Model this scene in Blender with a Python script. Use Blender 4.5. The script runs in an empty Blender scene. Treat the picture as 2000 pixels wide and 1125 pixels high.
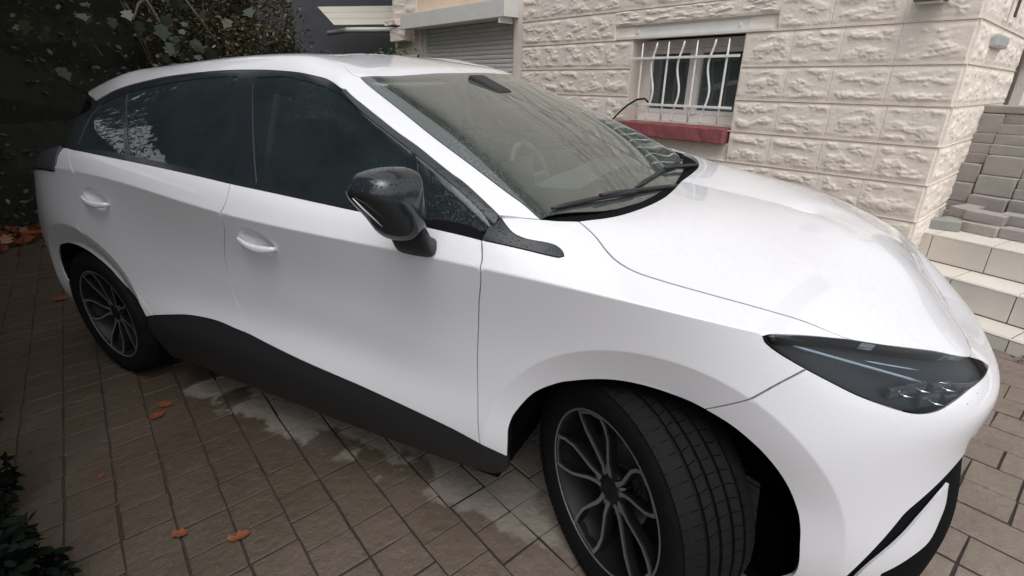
import bpy, bmesh, math, random
import numpy as np
from mathutils import Vector, Matrix
from mathutils.geometry import delaunay_2d_cdt
random.seed(7)
RNG = np.random.default_rng(7)
R = math.radians
scene = bpy.context.scene

# ---------------------------------------------------------------- camera
# world = car frame: origin on the ground under the front axle, x forward, y to the car's left, z up
cam_data = bpy.data.cameras.new('camera')
cam = bpy.data.objects.new('camera', cam_data); scene.collection.objects.link(cam); scene.camera = cam
F_PX, PITCH, ROLL, YAW = 982.9, R(22.736), R(-1.3215), R(118.894)
CAM = Vector((.2066, -1.9058, 1.4009))
cam_data.sensor_width = 36; cam_data.lens = F_PX/2000*36; cam_data.clip_start = .02; cam_data.clip_end = 400
fw = Vector((math.cos(YAW)*math.cos(PITCH), math.sin(YAW)*math.cos(PITCH), -math.sin(PITCH)))
rt = Vector((math.sin(YAW), -math.cos(YAW), 0)); up = rt.cross(fw)
r2 = math.cos(ROLL)*rt+math.sin(ROLL)*up; u2 = -math.sin(ROLL)*rt+math.cos(ROLL)*up
M = Matrix((r2, u2, -fw)).transposed().to_4x4(); M.translation = CAM
cam.matrix_world = M

# ---------------------------------------------------------------- world: overcast daylight
SUN_EL, SUN_AZ = R(66), R(-50)
world = bpy.data.worlds.new('World'); scene.world = world; world.use_nodes = True
nt = world.node_tree; nt.nodes.clear()
wo = nt.nodes.new('ShaderNodeOutputWorld'); bg = nt.nodes.new('ShaderNodeBackground')
sky = nt.nodes.new('ShaderNodeTexSky'); sky.sky_type = 'NISHITA'; sky.sun_disc = False
sky.sun_elevation = SUN_EL; sky.sun_rotation = math.pi/2-SUN_AZ; sky.air_density = 1.0; sky.dust_density = 4.0; sky.ozone_density = 1.0
hs = nt.nodes.new('ShaderNodeHueSaturation'); hs.inputs['Saturation'].default_value = .16; hs.inputs['Value'].default_value = 1.0
nt.links.new(sky.outputs[0], hs.inputs['Color']); nt.links.new(hs.outputs[0], bg.inputs['Color'])
bg.inputs['Strength'].default_value = .15
nt.links.new(bg.outputs[0], wo.inputs['Surface'])
sd = bpy.data.lights.new('sun', 'SUN'); sd.energy = .5; sd.angle = R(60); sd.color = (1, .975, .94)
sun = bpy.data.objects.new('sun', sd); scene.collection.objects.link(sun)
sdir = Vector((math.cos(SUN_AZ)*math.cos(SUN_EL), math.sin(SUN_AZ)*math.cos(SUN_EL), math.sin(SUN_EL)))
sun.rotation_euler = sdir.to_track_quat('Z', 'Y').to_euler()
scene.view_settings.view_transform = 'Standard'; scene.view_settings.look = 'None'
scene.view_settings.gamma = 1; scene.view_settings.use_curve_mapping = False
scene.view_settings.exposure = EXPOSURE = .60
scene.render.engine = 'CYCLES'
scene.cycles.max_bounces = 8; scene.cycles.transparent_max_bounces = 16

# ---------------------------------------------------------------- helpers
def link(o, parent=None):
    scene.collection.objects.link(o)
    if parent is not None: o.parent = parent
    return o
def empty(name, loc=(0,0,0), rot=(0,0,0), parent=None):
    o = bpy.data.objects.new(name, None); o.location = loc; o.rotation_euler = rot; o.empty_display_size = .1
    return link(o, parent)
def tag(o, label=None, cat=None, group=None, kind=None):
    if label: o['label'] = label
    if cat: o['category'] = cat
    if group: o['group'] = group
    if kind: o['kind'] = kind
    return o
def mesh_obj(name, verts, faces, mat, parent=None, smooth=False, normals=None):
    me = bpy.data.meshes.new(name); me.from_pydata([tuple(map(float, v)) for v in verts], [], [tuple(map(int, f)) for f in faces]); me.update()
    if mat is not None:
        for m in (mat if isinstance(mat, (list, tuple)) else [mat]): me.materials.append(m)
    if smooth:
        me.polygons.foreach_set('use_smooth', [True]*len(me.polygons))
    if normals is not None:
        me.normals_split_custom_set([tuple(n) for n in normals])
    return link(bpy.data.objects.new(name, me), parent)
def bm_obj(name, bm, mat, parent=None, smooth=False):
    me = bpy.data.meshes.new(name); bm.to_mesh(me); bm.free()
    if mat is not None:
        for m in (mat if isinstance(mat, (list, tuple)) else [mat]): me.materials.append(m)
    if smooth: me.polygons.foreach_set('use_smooth', [True]*len(me.polygons))
    return link(bpy.data.objects.new(name, me), parent)
def add_box(bm, c, s, rot=None, bevel=0, mi=0):
    r = bmesh.ops.create_cube(bm, size=1)
    mtx = Matrix.Translation(c) @ (rot.to_4x4() if rot is not None else Matrix()) @ Matrix.Diagonal((*s, 1))
    bmesh.ops.transform(bm, matrix=mtx, verts=r['verts'])
    fs = set(f for v in r['verts'] for f in v.link_faces)
    for f in fs: f.material_index = mi
    if bevel:
        es = list(set(e for v in r['verts'] for e in v.link_edges))
        bmesh.ops.bevel(bm, geom=es, offset=bevel, segments=2, affect='EDGES', profile=.6)
def box(name, c, s, mat, parent=None, rot=None, bevel=0, smooth=False):
    bm = bmesh.new(); add_box(bm, c, s, rot, bevel); return bm_obj(name, bm, mat, parent, smooth)
def span(name, lo, hi, mat, parent=None, bevel=0):
    lo, hi = Vector(lo), Vector(hi); return box(name, (lo+hi)/2, hi-lo, mat, parent, bevel=bevel)
def add_tube(bm, pts, rad, seg=8, mi=0, cap=True):
    pts = [Vector(p) for p in pts]; n = len(pts)
    rads = rad if isinstance(rad, (list, tuple)) else [rad]*n
    rings = []; ref = None
    for i, p in enumerate(pts):
        t = (pts[min(i+1,n-1)]-pts[max(i-1,0)]).normalized()
        if ref is None: ref = t.orthogonal().normalized()
        ref = (ref-t*ref.dot(t)).normalized(); b = t.cross(ref)
        rings.append([bm.verts.new(p+(ref*math.cos(2*math.pi*k/seg)+b*math.sin(2*math.pi*k/seg))*rads[i]) for k in range(seg)])
    for a, b in zip(rings, rings[1:]):
        for k in range(seg):
            f = bm.faces.new((a[k], a[(k+1)%seg], b[(k+1)%seg], b[k])); f.material_index = mi; f.smooth = True
    if cap:
        for rr in (rings[0][::-1], rings[-1]): bm.faces.new(rr).material_index = mi
def tube(name, pts, rad, mat, parent=None, seg=8):
    bm = bmesh.new(); add_tube(bm, pts, rad, seg); bmesh.ops.recalc_face_normals(bm, faces=bm.faces); return bm_obj(name, bm, mat, parent)
def lathe(bm, prof, seg=64, mi=0, axis_y=True, closed=True):
    "revolve (radius, y) profile about the y axis"
    rings = []
    for k in range(seg):
        a = 2*math.pi*k/seg
        rings.append([bm.verts.new((r*math.cos(a), y, r*math.sin(a))) for r, y in prof])
    m = len(prof)
    for k in range(seg):
        A, B = rings[k], rings[(k+1)%seg]
        for i in range(m if closed else m-1):
            f = bm.faces.new((A[i], B[i], B[(i+1)%m], A[(i+1)%m])); f.material_index = mi; f.smooth = True

# ---------------------------------------------------------------- materials
def mat(name):
    m = bpy.data.materials.new(name); m.use_nodes = True; t = m.node_tree
    b = t.nodes['Principled BSDF']; return m, t, b
def N(t, typ, **kw):
    n = t.nodes.new('ShaderNode'+typ)
    for k, v in kw.items():
        if k in n.inputs.keys() if isinstance(k, str) else False: n.inputs[k].default_value = v
        else: setattr(n, k, v)
    return n
def ramp(t, fac, stops):
    r = t.nodes.new('ShaderNodeValToRGB'); e = r.color_ramp.elements
    while len(e) < len(stops): e.new(.5)
    for i, (p, c) in enumerate(stops): e[i].position = p; e[i].color = (*c, 1) if len(c) == 3 else c
    t.links.new(fac, r.inputs[0]); return r.outputs[0]
def tex(t, kind, scale, vec=None, detail=4, rough=.55, **kw):
    n = t.nodes.new('ShaderNodeTex'+kind); n.inputs['Scale'].default_value = scale
    if kind == 'Noise': n.inputs['Detail'].default_value = detail; n.inputs['Roughness'].default_value = rough
    if vec is not None: t.links.new(vec, n.inputs['Vector'])
    return n
def coord(t, which='Object'):
    return t.nodes.new('ShaderNodeTexCoord').outputs[which]
def world_pos(t): return t.nodes.new('ShaderNodeNewGeometry').outputs['Position']
def mixc(t, f, a, b, blend='MIX'):
    n = t.nodes.new('ShaderNodeMix'); n.data_type = 'RGBA'; n.blend_type = blend
    for s, v in ((0, f), (6, a), (7, b)):
        if isinstance(v, (int, float)): n.inputs[s].default_value = v
        elif isinstance(v, (tuple, list)): n.inputs[s].default_value = (*v, 1) if len(v) == 3 else v
        else: t.links.new(v, n.inputs[s])
    return n.outputs[2]
def math_n(t, op, a, b=None, c=None, clamp=False):
    n = t.nodes.new('ShaderNodeMath'); n.operation = op; n.use_clamp = clamp
    for i, v in enumerate((a, b, c)):
        if v is None: continue
        if isinstance(v, (int, float)): n.inputs[i].default_value = v
        else: t.links.new(v, n.inputs[i])
    return n.outputs[0]
def bump(t, b, h, strength, dist, chain=None, inp='Normal'):
    n = t.nodes.new('ShaderNodeBump'); n.inputs['Strength'].default_value = strength; n.inputs['Distance'].default_value = dist
    t.links.new(h, n.inputs['Height'])
    if chain is not None: t.links.new(chain, n.inputs['Normal'])
    if b is not None: t.links.new(n.outputs[0], b.inputs[inp])
    return n.outputs[0]
def simple(name, col, rough=.5, metal=0, coat=0, spec=.5, var=0, vscale=20, bmp=0, bscale=80):
    m, t, b = mat(name)
    b.inputs['Base Color'].default_value = (*col, 1); b.inputs['Roughness'].default_value = rough
    b.inputs['Metallic'].default_value = metal; b.inputs['Coat Weight'].default_value = coat; b.inputs['Coat Roughness'].default_value = .06
    b.inputs['Specular IOR Level'].default_value = spec
    if var:
        n = tex(t, 'Noise', vscale, world_pos(t), 5)
        lo = tuple(c*(1-var) for c in col); hi = tuple(min(1, c*(1+var)) for c in col)
        t.links.new(ramp(t, n.outputs[0], [(.3, lo), (.7, hi)]), b.inputs['Base Color'])
    if bmp:
        n2 = tex(t, 'Noise', bscale, world_pos(t), 4); bump(t, b, n2.outputs[0], bmp, .01)
    return m
def drops(t, base=None, scale=260, thr=.30):
    "rain beads standing on upward faces: height 0..1"
    v = t.nodes.new('ShaderNodeTexVoronoi'); v.inputs['Scale'].default_value = scale; v.inputs['Randomness'].default_value = 1
    t.links.new(world_pos(t), v.inputs['Vector'])
    d = math_n(t, 'SUBTRACT', 1, math_n(t, 'DIVIDE', v.outputs['Distance'], thr), clamp=True)
    sep = t.nodes.new('ShaderNodeSeparateColor'); t.links.new(v.outputs['Color'], sep.inputs[0])
    keep = math_n(t, 'GREATER_THAN', sep.outputs[0], .45)
    patch = tex(t, 'Noise', 2.3, world_pos(t), 3)
    pm = math_n(t, 'MULTIPLY_ADD', patch.outputs[0], 4, -1.5, clamp=True)
    g = t.nodes.new('ShaderNodeNewGeometry'); sx = t.nodes.new('ShaderNodeSeparateXYZ'); t.links.new(g.outputs['Normal'], sx.inputs[0])
    upm = math_n(t, 'MULTIPLY_ADD', sx.outputs['Z'], 2.2, -.1, clamp=True)
    h = math_n(t, 'MULTIPLY', math_n(t, 'MULTIPLY', math_n(t, 'SQRT', d), keep), math_n(t, 'MULTIPLY', pm, upm))
    return h

def m_paint():
    m, t, b = mat('white_car_paint')
    b.inputs['Base Color'].default_value = (.66,.66,.69,1); b.inputs['Roughness'].default_value = .42
    b.inputs['Coat Weight'].default_value = 1; b.inputs['Coat Roughness'].default_value = .045; b.inputs['Coat IOR'].default_value = 1.5
    fl = tex(t, 'Noise', 900, world_pos(t), 2)
    t.links.new(ramp(t, fl.outputs[0], [(.3, (.635,.635,.665)), (.7, (.685,.685,.715))]), b.inputs['Base Color'])
    h = drops(t, scale=200, thr=.34)
    bump(t, b, h, .8, .0025, inp='Coat Normal')
    bump(t, b, h, .6, .0026)
    return m
PAINT = m_paint()
def m_black_gloss():
    m, t, b = mat('black_gloss_trim')
    b.inputs['Base Color'].default_value = (.018,.022,.026,1); b.inputs['Roughness'].default_value = .16; b.inputs['Coat Weight'].default_value = .15
    h = drops(t, scale=150, thr=.38); bump(t, b, h, 1.0, .005); return m
GLOSS = m_black_gloss()
PLASTIC = simple('black_grained_plastic', (.012,.0125,.0145), .55, bmp=.15, bscale=600)
INNER = simple('dark_inner_structure', (.006,.006,.007), .9, spec=.05)
RUBBER = simple('tyre_rubber', (.0055,.0055,.006), .75, spec=.15, var=.25, vscale=30, bmp=.12, bscale=300)
RIMGREY = simple('machined_rim_grey', (.20,.20,.21), .35, metal=.45)
RIMDARK = simple('dark_rim_lacquer', (.008,.008,.009), .5, spec=.25)
STEEL = simple('brake_disc_steel', (.28,.27,.26), .38, metal=.9)
CHROME = simple('reflector_chrome', (.75,.77,.8), .12, metal=1)
CABIN = simple('dark_cabin_fabric', (.085,.092,.09), .85, bmp=.2, bscale=200)
DASH = simple('dashboard_plastic', (.10,.11,.108), .6, bmp=.1, bscale=500)
HEADLINER = simple('grey_headliner', (.24,.235,.22), .9)
def m_glass(name, tint, boost=0, dropscale=None, film=None, veil_w=0, fk=1.25):
    m = bpy.data.materials.new(name); m.use_nodes = True; t = m.node_tree; t.nodes.remove(t.nodes['Principled BSDF']); o = t.nodes['Material Output']
    tr = t.nodes.new('ShaderNodeBsdfTransparent'); tr.inputs[0].default_value = (*tint, 1)
    gl = t.nodes.new('ShaderNodeBsdfGlossy'); gl.inputs['Roughness'].default_value = .02; gl.inputs['Color'].default_value = (1,1,1,1)
    fr = t.nodes.new('ShaderNodeFresnel'); fr.inputs[0].default_value = 1.52
    mx = t.nodes.new('ShaderNodeMixShader'); f = math_n(t, 'MULTIPLY_ADD', fr.outputs[0], fk, boost, clamp=True)
    t.links.new(f, mx.inputs[0]); t.links.new(tr.outputs[0], mx.inputs[1]); t.links.new(gl.outputs[0], mx.inputs[2]); t.links.new(mx.outputs[0], o.inputs[0])
    if film:       # pale diffuse haze painted over the pane to lift its blacks
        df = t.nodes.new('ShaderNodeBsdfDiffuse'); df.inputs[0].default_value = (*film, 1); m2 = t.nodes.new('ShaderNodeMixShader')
        n = tex(t, 'Noise', 6, world_pos(t), 4); t.links.new(math_n(t, 'MULTIPLY_ADD', n.outputs[0], veil_w, veil_w*.5), m2.inputs[0])
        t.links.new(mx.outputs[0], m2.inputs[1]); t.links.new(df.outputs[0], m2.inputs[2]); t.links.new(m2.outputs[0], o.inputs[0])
    if dropscale:
        h = drops(t, scale=dropscale, thr=.33); nb = bump(t, None, h, .5, .002); t.links.new(nb, gl.inputs['Normal']); t.links.new(nb, fr.inputs['Normal'])
    return m
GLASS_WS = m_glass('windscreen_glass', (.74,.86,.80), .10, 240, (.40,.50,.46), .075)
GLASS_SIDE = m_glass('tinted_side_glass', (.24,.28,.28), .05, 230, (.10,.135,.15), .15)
GLASS_LAMP = m_glass('lamp_glass', (.82,.88,.93), -.01, None, fk=.8)
# ---------------------------------------------------------------- car body surfaces
# Two nets of feature lines (x forward from the front axle, h = half width, z up, metres).
BODY_LINES = [
 # underside edge
 [(-3.42,0,0.22),(-3.41,0.45,0.21),(-3.35,0.7,0.2),(-3.1,0.8,0.19),(-2.7,0.84,0.19),(-2.2,0.83,0.17),(-1.5,0.82,0.16),(-0.9,0.82,0.16),(-0.45,0.83,0.17),(0,0.85,0.18),(0.35,0.84,0.18),(0.578,0.755,0.17),(0.71,0.565,0.16),(0.765,0.28,0.16),(0.78,0,0.16)],
 # sill edge
 [(-3.46,0,0.36),(-3.45,0.45,0.36),(-3.39,0.73,0.36),(-3.12,0.862,0.36),(-2.7,0.9,0.36),(-2.2,0.905,0.38),(-1.5,0.905,0.38),(-0.9,0.905,0.37),(-0.45,0.903,0.36),(0,0.905,0.35),(0.35,0.885,0.34),(0.588,0.775,0.33),(0.72,0.585,0.33),(0.78,0.285,0.33),(0.8,0,0.33)],
 # door hollow
 [(-3.48,0,0.57),(-3.47,0.45,0.57),(-3.39,0.755,0.57),(-3.1,0.872,0.57),(-2.7,0.912,0.57),(-2.2,0.884,0.57),(-1.5,0.866,0.57),(-0.9,0.870,0.56),(-0.45,0.892,0.55),(0,0.91,0.54),(0.35,0.885,0.53),(0.573,0.768,0.5),(0.7,0.585,0.49),(0.755,0.285,0.48),(0.775,0,0.48)],
 # lower nose fold
 [(-3.47,0,0.7),(-3.46,0.45,0.7),(-3.37,0.755,0.7),(-3.09,0.87,0.7),(-2.7,0.91,0.7),(-2.2,0.876,0.7),(-1.5,0.860,0.69),(-0.9,0.865,0.67),(-0.45,0.882,0.66),(0,0.902,0.65),(0.35,0.879,0.64),(0.568,0.758,0.63),(0.687,0.58,0.62),(0.74,0.285,0.61),(0.76,0,0.61)],
 # upper flank, nose
 [(-3.42,0,0.84),(-3.41,0.45,0.84),(-3.32,0.745,0.84),(-3.06,0.862,0.84),(-2.7,0.905,0.84),(-2.2,0.878,0.84),(-1.5,0.868,0.82),(-0.9,0.872,0.8),(-0.45,0.882,0.79),(0,0.892,0.78),(0.35,0.856,0.76),(0.573,0.738,0.735),(0.7,0.565,0.715),(0.765,0.28,0.695),(0.785,0,0.69)],
 # shoulder crease, headlight top, hood lip
 [(-3.32,0,1.02),(-3.31,0.45,1.02),(-3.22,0.73,1.03),(-3.02,0.83,1.06),(-2.7,0.876,1.075),(-2.2,0.89,1.06),(-1.5,0.9,0.995),(-0.9,0.902,0.972),(-0.45,0.9,0.958),(0,0.895,0.934),(0.3,0.828,0.89),(0.4942,0.705,0.848),(0.6335,0.53,0.8),(0.6815,0.27,0.758),(0.692,0,0.742)],
 # belt, hood shut line
 [(-3.25,0,1.11),(-3.24,0.43,1.11),(-3.12,0.66,1.125),(-2.93,0.77,1.15),(-2.6,0.83,1.156),(-2.15,0.842,1.133),(-1.46,0.845,1.083),(-0.87,0.84,1.045),(-0.43,0.812,1.048),(-0.03,0.745,0.972),(0.25,0.71,0.925),(0.43,0.59,0.888),(0.54,0.4,0.856),(0.595,0.2,0.838),(0.605,0,0.832)],
 # hood ridge
 [(-2.8,0,1.15),(-2.8,0.3,1.15),(-2.75,0.5,1.15),(-2.6,0.6,1.15),(-2.4,0.66,1.15),(-2,0.66,1.13),(-1.5,0.66,1.1),(-0.95,0.64,1.06),(-0.4,0.6,1.06),(-0.02,0.53,1.015),(0.18,0.46,0.98),(0.32,0.36,0.953),(0.41,0.24,0.935),(0.45,0.12,0.925),(0.46,0,0.922)],
 # centre line
 [(-2.3,0,1.15),(-2.25,0,1.15),(-2.2,0,1.15),(-2.1,0,1.15),(-1.9,0,1.15),(-1.6,0,1.13),(-1.2,0,1.1),(-0.8,0,1.07),(-0.38,0,1.065),(-0.05,0,1.025),(0.08,0,1.005),(0.17,0,0.99),(0.23,0,0.977),(0.27,0,0.968),(0.29,0,0.963)],
]
BODY_B = [0,.18,.38,.50,.64,.80,.92,1.13,1.66]
BODY_CREASE = 5
GH = {}
GH[0] = [(-3.38,0,1.1),(-3.34,0.42,1.11),(-3.13,0.7,1.12),(-2.9,0.79,1.148),(-2.4,0.838,1.142),(-2,0.845,1.12),(-1.55,0.846,1.088),(-1.1,0.844,1.054),(-0.7,0.838,1.026),(-0.452,0.83,1.0292),(-0.39,0.828,1.03),(-0.335,0.738,1.052),(-0.235,0.53,1.037),(-0.165,0.28,1.022),(-0.13,0,1.015)]
GH[2] = [(-3.13,0,1.35),(-3.1,0.33,1.345),(-2.98,0.54,1.312),(-2.74,0.594,1.345),(-2.42,0.596,1.403),(-2.03,0.591,1.441),(-1.69,0.587,1.449),(-1.43,0.592,1.44),(-1.26,0.603,1.421),(-1.132,0.6246,1.3874),(-1.1,0.63,1.379),(-1.09,0.556,1.398),(-1.065,0.4,1.412),(-1.05,0.21,1.417),(-1.045,0,1.418)]
GH[1] = []
for _k, (_p, _q) in enumerate(zip(GH[0], GH[2])):
    _o = .020 if _k < 11 else .022
    _o = {9:.012,10:.010,11:.008,12:.018}.get(_k,_o)
    _n = (-.02,.02,.01) if _k < 3 else ((0,_o,.3*_o) if _k < 11 else (.45*_o,0,.9*_o))
    GH[1].append(tuple(.5*_p[_i]+.5*_q[_i]+_n[_i] for _i in range(3)))
GH[3] = [(-3.33,0,1.385),(-3.3,0.25,1.382),(-3.19,0.44,1.369),(-2.84,0.492,1.422),(-2.45,0.505,1.463),(-2.07,0.512,1.482),(-1.73,0.514,1.491),(-1.48,0.515,1.488),(-1.34,0.518,1.474),(-1.245,0.528,1.451),(-1.205,0.53,1.443),(-1.168,0.5,1.437),(-1.14,0.37,1.443),(-1.125,0.19,1.447),(-1.12,0,1.449)]
GH[4] = [(-3.05,0,1.43),(-3.04,0.12,1.43),(-2.95,0.24,1.432),(-2.75,0.32,1.455),(-2.45,0.34,1.487),(-2.1,0.345,1.504),(-1.8,0.345,1.51),(-1.6,0.345,1.507),(-1.47,0.345,1.498),(-1.406,0.333,1.4892),(-1.39,0.33,1.487),(-1.37,0.27,1.485),(-1.355,0.18,1.486),(-1.345,0.09,1.487),(-1.34,0,1.488)]
GH[5] = [(-2.85,0,1.46),(-2.8,0,1.467),(-2.72,0,1.476),(-2.6,0,1.487),(-2.4,0,1.501),(-2.15,0,1.513),(-1.95,0,1.518),(-1.83,0,1.52),(-1.75,0,1.519),(-1.694,0,1.5174),(-1.68,0,1.517),(-1.65,0,1.516),(-1.62,0,1.515),(-1.6,0,1.514),(-1.59,0,1.513)]
GREEN_LINES = [GH[_i] for _i in range(6)]
GREEN_B = [0,.25,.50,.63,.80,1.12]

def spline_matrix(t):
    "natural cubic spline: second derivatives = M @ values"
    n = len(t); A = np.zeros((n,n)); B = np.zeros((n,n)); A[0,0] = A[-1,-1] = 1
    for i in range(1,n-1):
        h0 = t[i]-t[i-1]; h1 = t[i+1]-t[i]
        A[i,i-1] = h0; A[i,i] = 2*(h0+h1); A[i,i+1] = h1
        B[i,i-1] = 6/h0; B[i,i] = -6/h0-6/h1; B[i,i+1] = 6/h1
    return np.linalg.solve(A,B)

class Net:
    def __init__(s, lines, b, acol, crease=None, disp=None):
        s.P = np.array(lines,float).transpose(1,0,2)           # station, line, xyz(h)
        d = np.linalg.norm(np.diff(s.P[:,acol],axis=0),axis=1)
        s.a = np.concatenate([[0],np.cumsum(d)]); s.b = np.array(b,float)
        s.Ma = spline_matrix(s.a); s.D2 = np.einsum('ij,jkl->ikl',s.Ma,s.P)
        s.crease = crease; s.disp = disp
        if crease: s.segs = [(0,crease),(crease,len(b)-1)]
        else: s.segs = [(0,len(b)-1)]
        s.Mb = [spline_matrix(s.b[i:j+1]) for i,j in s.segs]
    @staticmethod
    def _sp(t, D0, D1, h, x, y0, y1):
        A = (t-x)/h; B = 1-A
        return A*y0+B*y1+((A**3-A)*D0+(B**3-B)*D1)*h*h/6
    def raw(s, a, b):
        a = np.clip(np.asarray(a,float),s.a[0],s.a[-1]); b = np.clip(np.asarray(b,float),s.b[0],s.b[-1])
        i = np.clip(np.searchsorted(s.a,a,side='right')-1,0,len(s.a)-2)
        h = (s.a[i+1]-s.a[i])[:,None,None]; A = (s.a[i+1]-a)[:,None,None]/h; B = 1-A
        L = A*s.P[i]+B*s.P[i+1]+((A**3-A)*s.D2[i]+(B**3-B)*s.D2[i+1])*h*h/6      # N, line, 3
        out = np.zeros((len(a),3))
        for (j0,j1),M in zip(s.segs,s.Mb):
            m = (b >= s.b[j0]) & ((b < s.b[j1]) | (j1 == len(s.b)-1))
            if not m.any(): continue
            Lm = L[m][:,j0:j1+1]; D = np.einsum('ij,njk->nik',M,Lm); bm = b[m]; kn = s.b[j0:j1+1]
            j = np.clip(np.searchsorted(kn,bm,side='right')-1,0,len(kn)-2); r = np.arange(len(bm))
            hh = (kn[j+1]-kn[j])[:,None]; AA = (kn[j+1]-bm)[:,None]/hh; BB = 1-AA
            out[m] = AA*Lm[r,j]+BB*Lm[r,j+1]+((AA**3-AA)*D[r,j]+(BB**3-BB)*D[r,j+1])*hh*hh/6
        out[:,1] = np.maximum(out[:,1],0)
        return out
    def __call__(s, a, b):
        a = np.atleast_1d(a); b = np.atleast_1d(b)
        p = s.raw(a,b)
        if s.disp: p = s.disp(p)
        p[:,1] *= -1                                            # right-hand side of the car
        return p
    def normal(s, a, b, e=.004):
        a = np.atleast_1d(a); b = np.atleast_1d(b)
        ca = np.clip(a,s.a[0]+e,s.a[-1]-e); cb = np.clip(b,s.b[0]+e,s.b[-1]-e)
        u = s(ca+e,cb)-s(ca-e,cb); v = s(ca,cb+e)-s(ca,cb-e)
        n = np.cross(u,v); n /= np.linalg.norm(n,axis=1)[:,None]+1e-12
        return n

HANDLES = [(-1.34,.902),(-2.365,.957)]       # x, z of the door handle bowls
def body_disp(p):
    x, h, z = p[:,0], p[:,1], p[:,2]
    side = np.clip((h-.45)/.25,0,1)*np.clip((1.02-z)/.1,0,1)
    d = np.zeros(len(p))
    for cx, rr in ((0.0,.462),(-2.705,.468)):
        r = np.hypot(x-cx,z-.350)
        t = np.clip((rr-r)/.085,0,1.15)
        up = np.clip((z-.30)/.2,0,1)
        d -= .026*t*side*(.5+.5*up)
    for cx, cz in HANDLES:
        q = ((x-cx)/.088)**2+((z-cz-.004+.11*(x-cx))/.040)**2
        d -= .028*np.clip(1-q,0,1)**1.2*(h > .5)
    p = p.copy(); p[:,1] = h+d
    return p
body = Net(BODY_LINES, BODY_B, 5, BODY_CREASE, body_disp)
green = Net(GREEN_LINES, GREEN_B, 0)
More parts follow.
